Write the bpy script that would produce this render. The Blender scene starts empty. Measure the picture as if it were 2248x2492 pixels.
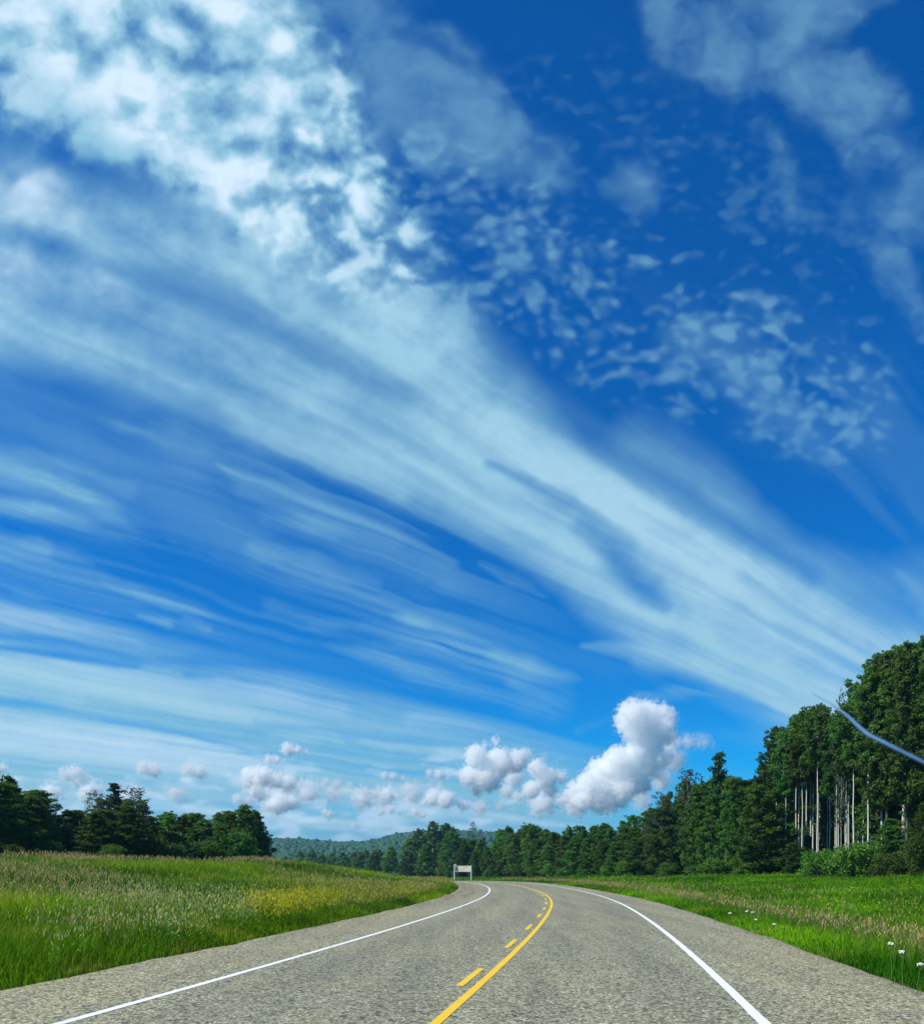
import bpy, bmesh, math, random
import numpy as np
from mathutils import Vector, Matrix, noise as mnoise
R = math.radians
scene = bpy.context.scene
COL = scene.collection

# ------------------------------------------------------------------ camera, sky, sun, exposure
EYE = 1.6
cam_d = bpy.data.cameras.new("camera")
cam = bpy.data.objects.new("camera", cam_d); COL.objects.link(cam)
cam.location = (0, 0, EYE); cam.rotation_euler = (R(90), 0, 0)
cam_d.sensor_fit = 'HORIZONTAL'; cam_d.sensor_width = 36.0
cam_d.lens = 36.0*2000/2248
cam_d.shift_y = (2115-1246)/2248
cam_d.clip_start = .1; cam_d.clip_end = 400000
cam_d.dof.use_dof = True; cam_d.dof.focus_distance = 70; cam_d.dof.aperture_fstop = 8
scene.camera = cam

SUN_AZ, SUN_EL = R(106), R(46)                                   # azimuth to the left of the view direction
SDIR = Vector((-math.sin(SUN_AZ)*math.cos(SUN_EL), math.cos(SUN_AZ)*math.cos(SUN_EL), math.sin(SUN_EL)))
world = bpy.data.worlds.new("World"); scene.world = world; world.use_nodes = True
wt = world.node_tree; wt.nodes.clear()
w_out = wt.nodes.new('ShaderNodeOutputWorld'); w_bg = wt.nodes.new('ShaderNodeBackground')
w_sky = wt.nodes.new('ShaderNodeTexSky'); w_sky.sky_type = 'NISHITA'; w_sky.sun_disc = False
w_sky.sun_elevation = SUN_EL; w_sky.sun_rotation = -SUN_AZ
w_sky.air_density = 1.0; w_sky.dust_density = .2; w_sky.ozone_density = 3.0
w_hsv = wt.nodes.new('ShaderNodeHueSaturation'); w_hsv.inputs['Saturation'].default_value = 1.25
w_mul = wt.nodes.new('ShaderNodeMix'); w_mul.data_type = 'RGBA'; w_mul.blend_type = 'MULTIPLY'
w_mul.inputs['Factor'].default_value = 1; w_mul.inputs['B'].default_value = (.02, .68, 1.13, 1)
wt.links.new(w_sky.outputs[0], w_hsv.inputs['Color']); wt.links.new(w_hsv.outputs[0], w_mul.inputs['A'])
wt.links.new(w_mul.outputs['Result'], w_bg.inputs['Color']); w_bg.inputs['Strength'].default_value = .106
wt.links.new(w_bg.outputs[0], w_out.inputs['Surface'])
sun_d = bpy.data.lights.new("sun", 'SUN'); sun_d.energy = 5.0; sun_d.angle = R(.53); sun_d.color = (1, .95, .80)
sun = bpy.data.objects.new("sun", sun_d); COL.objects.link(sun); sun.location = (-60, 20, 80)
sun.rotation_euler = SDIR.to_track_quat('Z', 'Y').to_euler()
scene.view_settings.view_transform = 'Standard'; scene.view_settings.look = 'None'
scene.view_settings.exposure = .22; scene.view_settings.gamma = 1
cy = scene.cycles
cy.max_bounces = 64; cy.diffuse_bounces = 3; cy.glossy_bounces = 2; cy.transmission_bounces = 4
cy.transparent_max_bounces = 12; cy.volume_bounces = 64; cy.volume_max_steps = 256; cy.use_denoising = True
cy.caustics_reflective = cy.caustics_refractive = False

# ------------------------------------------------------------------ helpers
def tag(o, label=None, cat=None, group=None, kind=None):
    for k, v in (('label', label), ('category', cat), ('group', group), ('kind', kind)):
        if v: o[k] = v
    return o
def link(name, me, mat=None, parent=None, loc=None):
    o = bpy.data.objects.new(name, me); COL.objects.link(o)
    if mat and me is not None: me.materials.append(mat)
    if parent: o.parent = parent
    if loc: o.location = loc
    return o
def empty(name, loc, rz=0):
    o = bpy.data.objects.new(name, None); COL.objects.link(o); o.location = loc; o.rotation_euler.z = rz
    o.empty_display_size = .3
    return o
def np_mesh(name, verts, loops, starts, attrs=None, smooth=False):
    me = bpy.data.meshes.new(name)
    nv, nl, npoly = len(verts), len(loops), len(starts)
    me.vertices.add(nv); me.loops.add(nl); me.polygons.add(npoly)
    me.vertices.foreach_set('co', np.ascontiguousarray(verts, np.float32).ravel())
    me.loops.foreach_set('vertex_index', np.ascontiguousarray(loops, np.int32))
    me.polygons.foreach_set('loop_start', np.ascontiguousarray(starts, np.int32))
    if smooth: me.polygons.foreach_set('use_smooth', np.ones(npoly, bool))
    me.update(calc_edges=True)
    for k, a in (attrs or {}).items():
        if a.ndim == 1:
            me.attributes.new(k, 'FLOAT', 'POINT').data.foreach_set('value', np.ascontiguousarray(a, np.float32))
        else:
            c = np.ones((nv, 4), np.float32); c[:, :3] = a
            me.attributes.new(k, 'FLOAT_COLOR', 'POINT').data.foreach_set('color', c.ravel())
    return me
def quads_mesh(name, verts, quads, attrs=None, smooth=False):
    q = np.asarray(quads, np.int32)
    return np_mesh(name, verts, q.ravel(), np.arange(len(q))*q.shape[1], attrs, smooth)
def grid_mesh(name, V, attrs=None, smooth=True):
    n, m = V.shape[:2]
    i = np.arange(n*m).reshape(n, m)
    q = np.stack([i[:-1, :-1], i[:-1, 1:], i[1:, 1:], i[1:, :-1]], -1).reshape(-1, 4)
    return quads_mesh(name, V.reshape(-1, 3), q, attrs, smooth)
def bm_mesh(name, bm, smooth=False):
    me = bpy.data.meshes.new(name); bm.to_mesh(me); bm.free()
    if smooth:
        for p in me.polygons: p.use_smooth = True
    return me
def tube(bm, pts, radii, seg=7, cap=True):
    rings = []
    for i, p in enumerate(pts):
        p = Vector(p)
        t = (Vector(pts[min(i+1, len(pts)-1)])-Vector(pts[max(i-1, 0)])).normalized()
        u = t.cross(Vector((0, 1, .13))).normalized(); v = t.cross(u)
        rings.append([bm.verts.new(p+(u*math.cos(2*math.pi*k/seg)+v*math.sin(2*math.pi*k/seg))*radii[i]) for k in range(seg)])
    for a, b in zip(rings[:-1], rings[1:]):
        for k in range(seg):
            bm.faces.new((a[k], a[(k+1) % seg], b[(k+1) % seg], b[k]))
    if cap:
        bm.faces.new(rings[0][::-1]); bm.faces.new(rings[-1])
def box(bm, c, s, bevel=0, rot=None):
    r = bmesh.ops.create_cube(bm, size=1, matrix=Matrix.Translation(c) @ (rot or Matrix.Identity(4)) @ Matrix.Diagonal((*s, 1)))
    if bevel:
        es = list({e for v in r['verts'] for e in v.link_edges})
        bmesh.ops.bevel(bm, geom=es, offset=bevel, segments=2, affect='EDGES', profile=.5)
# ------------------------------------------------------------------ node helpers
def new_mat(name):
    m = bpy.data.materials.new(name); m.use_nodes = True; m.node_tree.nodes.clear()
    return m, m.node_tree
class NT:
    def __init__(s, t): s.t = t
    def n(s, typ, **kw):
        nd = s.t.nodes.new(typ)
        for k, v in kw.items(): setattr(nd, k, v)
        return nd
    def put(s, sock, v):
        if isinstance(v, bpy.types.NodeSocket): s.t.links.new(v, sock)
        elif isinstance(v, (tuple, list)) and len(v) == 3 and len(sock.default_value) == 4: sock.default_value = (*v, 1)
        else: sock.default_value = v
    def math(s, op, a, b=0.0, c=0.0, clamp=False):
        nd = s.n('ShaderNodeMath', operation=op); nd.use_clamp = clamp
        for i, v in enumerate((a, b, c)): s.put(nd.inputs[i], v)
        return nd.outputs[0]
    def mix(s, f, a, b, blend='MIX'):
        nd = s.n('ShaderNodeMix', data_type='RGBA', blend_type=blend)
        s.put(nd.inputs['Factor'], f); s.put(nd.inputs['A'], a); s.put(nd.inputs['B'], b)
        return nd.outputs['Result']
    def noise(s, vec, scale, detail=4, rough=.55, w=None):
        nd = s.n('ShaderNodeTexNoise'); s.put(nd.inputs['Vector'], vec)
        nd.inputs['Scale'].default_value = scale; nd.inputs['Detail'].default_value = detail; nd.inputs['Roughness'].default_value = rough
        return nd.outputs['Fac']
    def ramp(s, f, lo, hi, a=0.0, b=1.0):
        nd = s.n('ShaderNodeMapRange'); nd.interpolation_type = 'SMOOTHSTEP'
        for k, v in zip(('Value', 'From Min', 'From Max', 'To Min', 'To Max'), (f, lo, hi, a, b)): s.put(nd.inputs[k], v)
        return nd.outputs['Result']
    def attr(s, name, out='Fac'):
        nd = s.n('ShaderNodeAttribute', attribute_name=name); return nd.outputs[out]
    def bsdf(s, color, rough=.9, spec=.2, normal=None):
        nd = s.n('ShaderNodeBsdfPrincipled'); s.put(nd.inputs['Base Color'], color)
        s.put(nd.inputs['Roughness'], rough); s.put(nd.inputs['Specular IOR Level'], spec)
        if normal is not None: s.put(nd.inputs['Normal'], normal)
        return nd.outputs[0]
    def bump(s, h, strength=.5, dist=.02):
        nd = s.n('ShaderNodeBump'); nd.inputs['Strength'].default_value = strength; nd.inputs['Distance'].default_value = dist
        s.put(nd.inputs['Height'], h); return nd.outputs[0]
    def out(s, surf=None, vol=None):
        nd = s.n('ShaderNodeOutputMaterial')
        if surf is not None: s.put(nd.inputs['Surface'], surf)
        if vol is not None: s.put(nd.inputs['Volume'], vol)
def plain(name, color, rough=.8, var=.12, scale=6, spec=.25, bump=0):
    m, t = new_mat(name); k = NT(t)
    co = k.n('ShaderNodeTexCoord').outputs['Object']
    nz = k.noise(co, scale, 5)
    c = k.mix(k.ramp(nz, .3, .7), tuple(x*(1-var) for x in color), tuple(min(1, x*(1+var)) for x in color))
    nrm = k.bump(nz, bump, .01) if bump else None
    k.out(k.bsdf(c, rough, spec, nrm)); return m
def leaf_mat(name, dark, light, transl=.35, attr='tone', rnd=.34):
    m, t = new_mat(name); k = NT(t)
    oi = k.n('ShaderNodeObjectInfo').outputs['Random']
    c = k.mix(k.attr(attr), dark, light)
    hs = k.n('ShaderNodeHueSaturation')
    k.put(hs.inputs['Hue'], k.math('MULTIPLY_ADD', oi, .045, .475)); k.put(hs.inputs['Value'], k.math('MULTIPLY_ADD', oi, rnd*2, 1-rnd))
    k.put(hs.inputs['Color'], c); c = hs.outputs[0]
    d = k.bsdf(c, .55, .12); tr = k.n('ShaderNodeBsdfTranslucent'); k.put(tr.inputs['Color'], c)
    mx = k.n('ShaderNodeMixShader'); mx.inputs[0].default_value = transl
    t.links.new(d, mx.inputs[1]); t.links.new(tr.outputs[0], mx.inputs[2])
    k.out(mx.outputs[0]); return m
rng = np.random.default_rng(5); random.seed(5)
def at(x, y, Y):                                                 # a point of the photograph, Y metres ahead -> world
    return Vector(((x-1124)/2000*Y, Y, EYE-(y-2115)/2000*Y))
def interp(x, pts):
    p = np.array(pts, float); return np.interp(x, p[:, 0], p[:, 1])
HAZE = .00017
# ---- cirrus density field (x,y in "photo units": tangent-plane coordinates of the view direction, 2000 per unit)
_T = np.random.default_rng(11).random((256, 256)).astype(np.float32)
def vnoise(x, y, seed=0):
    x = x + 37.13*seed; y = y + 91.7*seed
    xi = np.floor(x); yi = np.floor(y); fx = (x-xi); fy = (y-yi)
    fx = fx*fx*fx*(fx*(fx*6-15)+10); fy = fy*fy*fy*(fy*(fy*6-15)+10)
    xi = xi.astype(np.int64); yi = yi.astype(np.int64)
    a = _T[xi & 255, yi & 255]; b = _T[(xi+1) & 255, yi & 255]
    c = _T[xi & 255, (yi+1) & 255]; d = _T[(xi+1) & 255, (yi+1) & 255]
    return (a*(1-fx)+b*fx)*(1-fy)+(c*(1-fx)+d*fx)*fy
def fbm(x, y, seed=0, octaves=5, gain=.5, rot=.6):
    s = 0; a = 1; n = 0; c, sn = math.cos(rot), math.sin(rot)
    for i in range(octaves):
        s = s + a*vnoise(x, y, seed+i); n += a; a *= gain
        x, y = (c*x-sn*y)*2.03, (sn*x+c*y)*2.03
    return s/n
def sstep(a, b, x):
    t = np.clip((x-a)/(b-a), 0, 1); return t*t*(3-2*t)
_J = np.random.default_rng(12).random((2, 256, 256)).astype(np.float32)
def cells(x, y, seed=0, k=5.5):
    """soft rounded billows of uneven size"""
    x = x+17.3*seed; y = y+29.9*seed; xi = np.floor(x).astype(np.int64); yi = np.floor(y).astype(np.int64); acc = np.zeros(x.shape)
    for i in (-1, 0, 1):
        for j in (-1, 0, 1):
            a, b = (xi+i) & 255, (yi+j) & 255
            acc += (.35+.75*_T[a, b])*np.exp(-k*((xi+i+_J[0][a, b]-x)**2+(yi+j+_J[1][a, b]-y)**2))
    return np.clip(acc, 0, 1.2)
def stroke(x, y, pts, soft=1.0):
    """soft capsule chain; pts = [(x, y, half_width, weight), ...]; profile 1 at the axis, 0 at the half width"""
    out = np.zeros_like(x)
    for (x0, y0, r0, w0), (x1, y1, r1, w1) in zip(pts[:-1], pts[1:]):
        dx, dy = x1-x0, y1-y0; L = dx*dx+dy*dy+1e-6
        t = np.clip(((x-x0)*dx+(y-y0)*dy)/L, 0, 1)
        d = np.hypot(x-x0-t*dx, y-y0-t*dy)/(r0+(r1-r0)*t)
        out = np.maximum(out, (1-sstep(1-soft, 1, d))*(w0+(w1-w0)*t))
    return out
def cloud_density(x, y):
    x = x.astype(np.float64); y = y.astype(np.float64)
    VX, VY = 3150., 2215.
    b = np.log((VX-x)/(VY-y)); r = np.log(np.hypot(VX-x, VY-y))       # across and along the streaks (parallel lines on the cloud deck)
    # domain warps
    wx = (fbm(x/260, y/260, 3, 4)-.5); wy = (fbm(x/260, y/260, 9, 4)-.5)
    fx = (fbm(x/60, y/60, 13, 4)-.5); fy = (fbm(x/60, y/60, 17, 4)-.5)
    X = x+wx*110+fx*36; Y = y+wy*90+fy*36
    XS = x+wx*70+fx*10; YS = y+wy*60+fy*10
    b = b+.045*wx; r = r+.3*wy
    st = fbm(b*8, r*2.0, 21, 4, .5, .05)                               # broad streaks
    ff = fbm(b*60, r*7, 93, 4, .55, .02)                               # fibres
    sf = fbm(b*22, r*4.5, 29, 3, .5, .03)                              # fine streaks
    pf = fbm(x/170+.5*wx, y/150+.5*wy, 41, 6, .55)                     # puffs
    pf2 = fbm(x/75+.5*wx, y/70+.5*wy, 47, 5, .55)
    cw = .7*wx+.22*fx; ch = .7*wy+.22*fy
    c1 = cells(x/150+cw*1.2, y/120+ch*1.2, 1); c2 = cells(x/82+cw*2, y/66+ch*2, 2); c3 = cells(x/44+cw*3+fx, y/36+ch*3+fy, 3)
    near = sstep(250, 900, x*.55+y*.75)                                # billows get smaller down the band
    bil = (c1*(1-near)+c2*near)*.55+(c2*(1-near)+c3*near)*.35+pf2*.30
    U = lambda *a: 1-np.prod([1-np.clip(q, 0, 1) for q in a], axis=0)
    # --- main diagonal band, smooth part
    band = stroke(XS, YS, [(-200,560,330,.80),(150,700,280,.8),(500,840,260,.82),(850,960,250,.8),(1150,1080,215,.82),(1450,1270,200,.88),(1750,1480,230,.95),(2000,1650,260,1),(2300,1830,300,1)], .60)
    upper = stroke(XS, YS, [(100,520,160,.5),(350,570,190,.8),(650,690,210,.9),(900,760,210,.85),(1060,850,180,.75),(1200,960,150,.5),(1340,1060,110,.2)], .9)
    core = stroke(XS, YS, [(1000,930,40,.0),(1150,1030,70,.5),(1400,1170,85,.75),(1650,1340,100,.8),(1900,1520,140,.8),(2250,1700,170,.7)], .9)
    low = stroke(XS, YS, [(560,1010,60,.2),(800,1090,90,.7),(1000,1180,110,.8),(1250,1260,110,.6),(1400,1390,95,.7),(1600,1560,110,.85)], .9)
    tip = stroke(XS, YS, [(1420,1562,14,.35),(1560,1590,40,.8),(1750,1640,70,.9),(1950,1720,90,.9)], .9)
    farR = stroke(XS, YS, [(1560,1090,60,.25),(1750,1230,80,.42),(1950,1370,90,.42),(2120,1420,110,.35),(2260,1440,140,.35)], 1)
    farR = U(farR, stroke(XS, YS, [(1560,1060,110,.28),(1660,1130,110,.3),(1800,1230,80,.2)], 1))
    farR2 = stroke(XS, YS, [(2190,1400,20,.3),(2300,1500,60,.5)], 1)
    g1 = stroke(XS, YS, [(250,665,45,.4),(400,690,75,.62),(560,745,80,.72),(700,805,70,.70),(820,870,60,.5),(1000,960,50,.25)], 1)
    g2 = stroke(XS, YS, [(1180,1120,25,.5),(1330,1190,38,.6),(1430,1260,40,.55),(1530,1330,40,.4)], 1)
    g3 = stroke(XS, YS, [(1395,1275,40,.45),(1490,1360,68,.8),(1580,1430,64,.8),(1625,1475,34,.5)], 1)
    g4 = stroke(XS, YS, [(1600,1160,30,.3),(1800,1290,40,.6),(1980,1400,45,.6)], 1)
    g5 = stroke(X, Y, [(60,570,70,.4),(130,610,75,.65),(190,645,60,.3)], 1)
    g6 = stroke(XS, YS, [(90,210,70,.6),(200,330,80,.6),(330,420,60,.6),(430,470,50,.2)], 1)
    g7 = stroke(XS, YS, [(380,880,40,.15),(520,930,60,.35),(600,940,40,.2)], 1)
    smooth = U(band*(.90+.5*(st-.5)+.35*(pf-.5)), core, low*.75, tip, farR, farR2, upper*(.85+.5*(pf2-.5)+.4*(pf-.5)))
    gm = np.clip(.95+1.6*(sf-.5)+.9*(st-.5)+.5*(pf-.5), .25, 1.15); smooth = smooth*(1-np.clip(.80*g1*gm, 0, 1))*(1-np.clip(.62*g2*gm, 0, 1))*(1-np.clip(.80*g3*gm, 0, 1))*(1-.8*g4)*(1-.5*g7)
    smooth = np.clip(smooth*(.88+.5*(sf-.5)+.5*(st-.5)+.16*(ff-.5)+.30*(pf-.5)), 0, 1)
    # --- puffed altocumulus upper left
    zone = stroke(X, Y, [(-100,-150,420,1),(280,30,440,1),(590,250,350,1),(760,450,270,.85),(920,600,200,.6),(1060,760,140,.3)], .5)
    g6 = stroke(X, Y, [(60,190,110,.7),(200,310,120,.8),(330,410,90,.7),(450,480,70,.4)], 1)
    zn = zone*(1-.62*g6)
    puff = .95*sstep(-.36, .54, zn*.62+1.30*(pf-.5)+1.10*(bil-.5)+.5*(pf2-.5)-.05)*sstep(0, .62, zone)
    bright = sstep(.25, .9, zn)*sstep(.38, 1.05, bil+1.0*(pf-.5)+.5*(pf2-.5)+.16)
    lumpy = np.clip(.55+1.3*(pf-.5)+.7*(bil-.45), 0, 1)
    wht = stroke(X, Y, [(-60,400,150,.7),(60,440,150,.95),(200,510,100,.5)], 1)
    wht = U(wht, stroke(X, Y, [(-60,640,110,.9),(50,650,100,.7)], 1), .6*stroke(X, Y, [(100,700,110,.5),(210,725,100,.9),(290,740,60,.4)], 1))*lumpy
    blotch = stroke(X, Y, [(300,560,140,.4),(560,590,180,.7),(720,680,180,.8),(840,740,150,.45),(960,820,120,.15)], 1)*sstep(.30, .85, bil*.6+pf2*.5)
    dens = U(smooth*(1-.7*g5)*(1-.35*g6), puff, .20*zn, .85*wht, .35*blotch)
    dens = dens*(1-.55*g5)
    # --- thin veil right of the puffs
    veil = stroke(X, Y, [(800,-60,230,.55),(950,120,250,.6),(1100,280,200,.62),(1300,390,120,.5),(1440,430,50,.15)], .9)
    veil = sstep(-.15, 1.05, veil*.9+1.2*(pf-.5)+.6*(bil-.5))*sstep(0,.3,veil)*.62
    lump = stroke(X, Y, [(1490,430,45,.3),(1540,425,80,.5),(1550,470,55,.35)], 1)*(.6+.8*(pf2-.2))
    # --- cirrocumulus flecks
    k1 = cells(x/58+cw*2, y/40+ch*2, 5)*.6+cells(x/30+cw*3, y/24+ch*3, 6)*.4
    area = stroke(x, y, [(1020,420,170,.6),(1180,520,190,.7),(1330,680,230,.95),(1550,800,240,.95),(1780,870,230,.85),(2020,960,230,.75)], .8)
    area2 = stroke(x, y, [(1350,300,320,.4),(1700,560,400,.6),(2000,700,300,.5)], .8)
    big = fbm(x/190, y/130, 71, 4)
    fleck = sstep(.42, 1.15, area*.25+k1*.85+.50*(big-.5)+.5*(pf2-.5)+.10)*sstep(0, .4, area)*.46 + area2*sstep(.55, 1.1, k1*.9+.7*(big-.5)+.12)*.26
    rip = sstep(.30, .95, cells(x/40+cw*2, y/27+ch*2, 8)*.7+.8*(pf-.35))*U(area, area2)*.20*sstep(.3, .6, fbm(x/320, y/260, 75, 3))
    fleck = U(fleck, rip, area*.12*sstep(.40, .65, big))
    # --- soft patches top right
    tr = stroke(X, Y, [(1560,-40,110,.5),(1640,80,150,.6),(1780,110,190,.75),(1900,40,180,.7),(2080,-60,140,.5)], .8)
    tr2 = stroke(X, Y, [(1930,170,100,.5),(2050,230,150,.75),(2130,330,140,.7),(2100,400,90,.4)], .8)
    tr3 = stroke(X, Y, [(1850,320,70,.3),(1920,430,80,.35),(1940,500,60,.25)], .9)
    tr4 = stroke(X, Y, [(2300,400,150,.5),(2220,520,130,.5),(2100,540,90,.3),(2230,700,80,.5),(2280,800,60,.5)], .9)
    rt = U(tr, tr2, tr3, tr4); right = sstep(-.05, 1.15, rt*.95+1.1*(pf-.5)+.5*(bil-.5))*sstep(0, .3, rt)*.46
    # --- lower left streak field
    def s(pts, w=1): return w*stroke(x+wx*60+fx*14, y+wy*36+fy*6+(st-.5)*40+(sf-.5)*24, [(a, b_, h*1.5, k) for a, b_, h, k in pts], 1)
    L = [s([(-60,1140,30,.5),(120,1190,34,.6),(260,1260,34,.55),(380,1298,16,.1)]),
         s([(-60,1215,22,.5),(80,1245,28,.7),(200,1285,24,.35),(260,1300,14,.0)]),
         s([(-60,1105,30,.25),(150,1150,30,.3),(320,1210,26,.15)]),
         s([(-60,1300,18,.35),(90,1335,22,.4),(230,1380,12,.1)]), s([(-60,1335,22,.4),(110,1355,18,.3)]),
         s([(240,1034,8,.05),(300,1050,18,.25),(370,1072,10,.1)]),
         s([(538,1130,6,.35),(600,1160,18,.40),(720,1190,22,.38),(900,1270,20,.3),(1100,1360,16,.22)]), s([(600,1190,22,.2),(760,1225,30,.25),(980,1310,26,.2)]),
         s([(660,1260,26,.25),(760,1275,34,.4),(860,1295,18,.1)]),
         s([(1160,1355,10,.3),(1250,1400,22,.4),(1330,1440,10,.2)]),
         s([(620,1350,20,.2),(760,1375,28,.3),(920,1430,18,.15)]),
         s([(250,1412,10,.4),(340,1435,22,.55),(480,1480,16,.35),(560,1500,8,.05)]),
         s([(340,1490,10,.4),(410,1505,14,.5)]), s([(450,1498,8,.2),(500,1525,14,.3)]),
         s([(880,1510,20,.25),(980,1530,38,.7),(1120,1570,34,.75),(1280,1620,30,.7),(1400,1650,12,.15)]),
         s([(780,1560,14,.15),(900,1585,28,.5),(1020,1630,36,.6),(1170,1660,30,.55),(1320,1700,22,.3)]),
         s([(1260,1640,20,.4),(1340,1700,50,.4),(1290,1700,40,.3)]),
         s([(640,1470,30,.2),(760,1510,24,.25),(900,1500,20,.2)]),
         s([(430,1080,80,.16),(640,1180,90,.2),(900,1320,80,.16),(1100,1420,60,.1)]), s([(0,980,120,.12),(200,1100,90,.18),(400,1200,90,.16),(600,1330,80,.15)]),
         s([(1400,1770,16,.15),(1560,1700,18,.25),(1700,1690,20,.25),(1780,1690,16,.2)])]
    left = np.clip(U(*L)*1.3-.05, 0, 1)*np.clip(.85+1.5*(sf-.5)+.8*(st-.5)+1.0*(ff-.5), .05, 1.3)
    edge = y-(1452+.255*x)-70*(st-.5)-30*(sf-.5)                       # veil thickening to the horizon, upper edge slopes to the right
    veil_lo = (.55*sstep(-12, 30, edge)+.45*sstep(20, 160, edge))*(1-sstep(1250, 1650, x)*.75)
    hzd = veil_lo*np.clip(.93+1.0*(st-.5)*(1-sstep(1800, 2000, y)*.6)+(1.0*(sf-.5)+.6*(ff-.5))*(1-.6*sstep(1750, 1980, y))+.10*sstep(1600, 1800, y)-.10*sstep(1890,2040,y), 0, 1)
    hole = U(s([(-60,1530,12,.6),(150,1565,16,.6),(330,1600,14,.4),(420,1610,6,0)]), s([(-60,1570,16,.7),(120,1595,22,.7),(330,1620,16,.5)]),
             s([(380,1590,8,.2),(480,1600,22,.5),(620,1612,14,.4),(800,1640,10,.25)]), s([(450,1640,14,.4),(520,1645,10,.2)]),
             s([(900,1600,14,.3),(1080,1660,22,.8),(1250,1710,20,.6)]), s([(-60,1695,8,.3),(80,1705,10,.35),(160,1722,5,.1)]),
             s([(250,1750,8,.2),(450,1790,10,.4),(620,1830,10,.4),(760,1830,6,.1)]), s([(640,1770,10,.2),(850,1790,14,.35),(1100,1810,10,.2)]),
             .5*s([(560,1960,30,.3),(800,1960,30,.5),(1000,1970,24,.4)]), .5*s([(200,1940,20,.3),(420,1950,24,.4)]))
    warm = U(s([(500,1640,30,.2),(700,1680,44,.55),(830,1720,30,.3)]), s([(-60,1475,30,.6),(150,1510,36,.65),(330,1550,24,.4)]),
             s([(-60,1770,50,.5),(300,1820,55,.6),(640,1860,40,.5)]), s([(1000,1740,30,.3),(1250,1745,26,.5),(1480,1775,14,.3)]))
    kb = cells(x/95+cw*1.2, y/30+ch*.8, 14)*.6+cells(x/46+cw*2, y/17+ch, 15)*.4
    bank = sstep(.30, .85, kb*.8+.9*(pf-.42))*sstep(1800, 1890, y+.03*(x-600))*(1-sstep(2030, 2100, y))*(1-sstep(1250, 1420, x))
    hzd = U(hzd*(1-np.clip(1.15*hole, 0, .95)), .75*warm*veil_lo)
    thr = fbm(b*34, r*3.2, 101, 4, .55, .02); thr2 = fbm(b*14, r*1.6, 107, 3, .5, .03)
    wisps = sstep(.46, .86, thr*.55+thr2*.6)*sstep(900, 1150, y+.12*(x-500))*(1-sstep(900, 1500, x))*(1-sstep(1500, 1750, y))*.36
    base = .10*sstep(.46, .72, st)*sstep(500, 900, y+.2*(1124-x))
    d = U(np.clip(dens*1.08-.03, 0, 1), veil*.66, lump*.6, fleck*.85, right, left*.85, hzd, wisps, base, 0.5*bank, .26*sstep(1850, 2060, y)*(1-sstep(1500, 1900, x)))
    white = U(bright*.8, .75*wht, .8*warm, 0.5*bank, .38*veil_lo*sstep(.35,.75,st*.6+sf*.4), .30*core*st, .12*zone, .18*smooth)
    white = white*sstep(.25, .85, d)
    grain = fbm(x/26, y/22, 83, 3)-.5
    d = d*(1+.20*grain*(1-.6*sstep(900, 1300, y)))
    return np.clip(d, 0, 1).astype(np.float32), np.clip(white, 0, 1).astype(np.float32)
# ------------------------------------------------------------------ road alignment (plan view), terrain height
CTRL = [(-16,-60),(-8.6,-32),(-2.0,0),(-.27,8.5),(2.3,23.9),(4.36,40),(5.25,53),(5.55,66.7),(5.35,80),(4.55,94),(1.8,112),(-3.2,130),(-9.6,146),(-22,168),(-40,188),(-70,205),(-120,216),(-200,222)]
def catmull(P, n=40):
    P = np.array(P, float); P = np.vstack([2*P[0]-P[1], P, 2*P[-1]-P[-2]]); out = []
    for i in range(1, len(P)-2):
        t0 = 0; t1 = np.linalg.norm(P[i]-P[i-1])**.5; t2 = t1+np.linalg.norm(P[i+1]-P[i])**.5; t3 = t2+np.linalg.norm(P[i+2]-P[i+1])**.5
        for t in np.linspace(t1, t2, n, endpoint=False):
            A1 = (t1-t)/(t1-t0)*P[i-1]+(t-t0)/(t1-t0)*P[i]; A2 = (t2-t)/(t2-t1)*P[i]+(t-t1)/(t2-t1)*P[i+1]; A3 = (t3-t)/(t3-t2)*P[i+1]+(t-t2)/(t3-t2)*P[i+2]
            B1 = (t2-t)/(t2-t0)*A1+(t-t0)/(t2-t0)*A2; B2 = (t3-t)/(t3-t1)*A2+(t-t1)/(t3-t1)*A3
            out.append((t2-t)/(t2-t1)*B1+(t-t1)/(t2-t1)*B2)
    return np.array(out)
CL = catmull(CTRL)
seg = np.linalg.norm(np.diff(CL, axis=0), axis=1); ARC = np.concatenate([[0], np.cumsum(seg)])
S = np.arange(0, ARC[-1], .5)
CL = np.stack([np.interp(S, ARC, CL[:, 0]), np.interp(S, ARC, CL[:, 1])], 1)
for _ in range(8):                                               # ease the heading
    CL[2:-2] = (CL[:-4]+CL[1:-3]*2+CL[2:-2]*2+CL[3:-1]*2+CL[4:])/8
TAN = np.gradient(CL, axis=0); TAN /= np.linalg.norm(TAN, axis=1)[:, None]
NOR = np.stack([TAN[:, 1], -TAN[:, 0]], 1)                       # to the right
S0 = S[np.argmin(np.abs(CL[:, 1]))]                              # chainage of the camera
def zr(y):
    y = np.asarray(y, float)
    return np.where(y < 80, 0, np.where(y < 145, -.54*((y-80)/65)**2, -.54-.0166*(np.minimum(y, 330)-145)))
W_LINE_L = lambda s: np.interp(s-S0, [40, 70], [3.8, 3.3])
W_LINE_R = lambda s: np.interp(s-S0, [8, 40, 70], [3.35, 3.15, 3.05])
W_PAVE_L = lambda s: np.interp(s-S0, [40, 80], [6.3, 5.7])
W_PAVE_R = lambda s: np.interp(s-S0, [10, 30, 55], [5.95, 5.35, 4.8])
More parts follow.
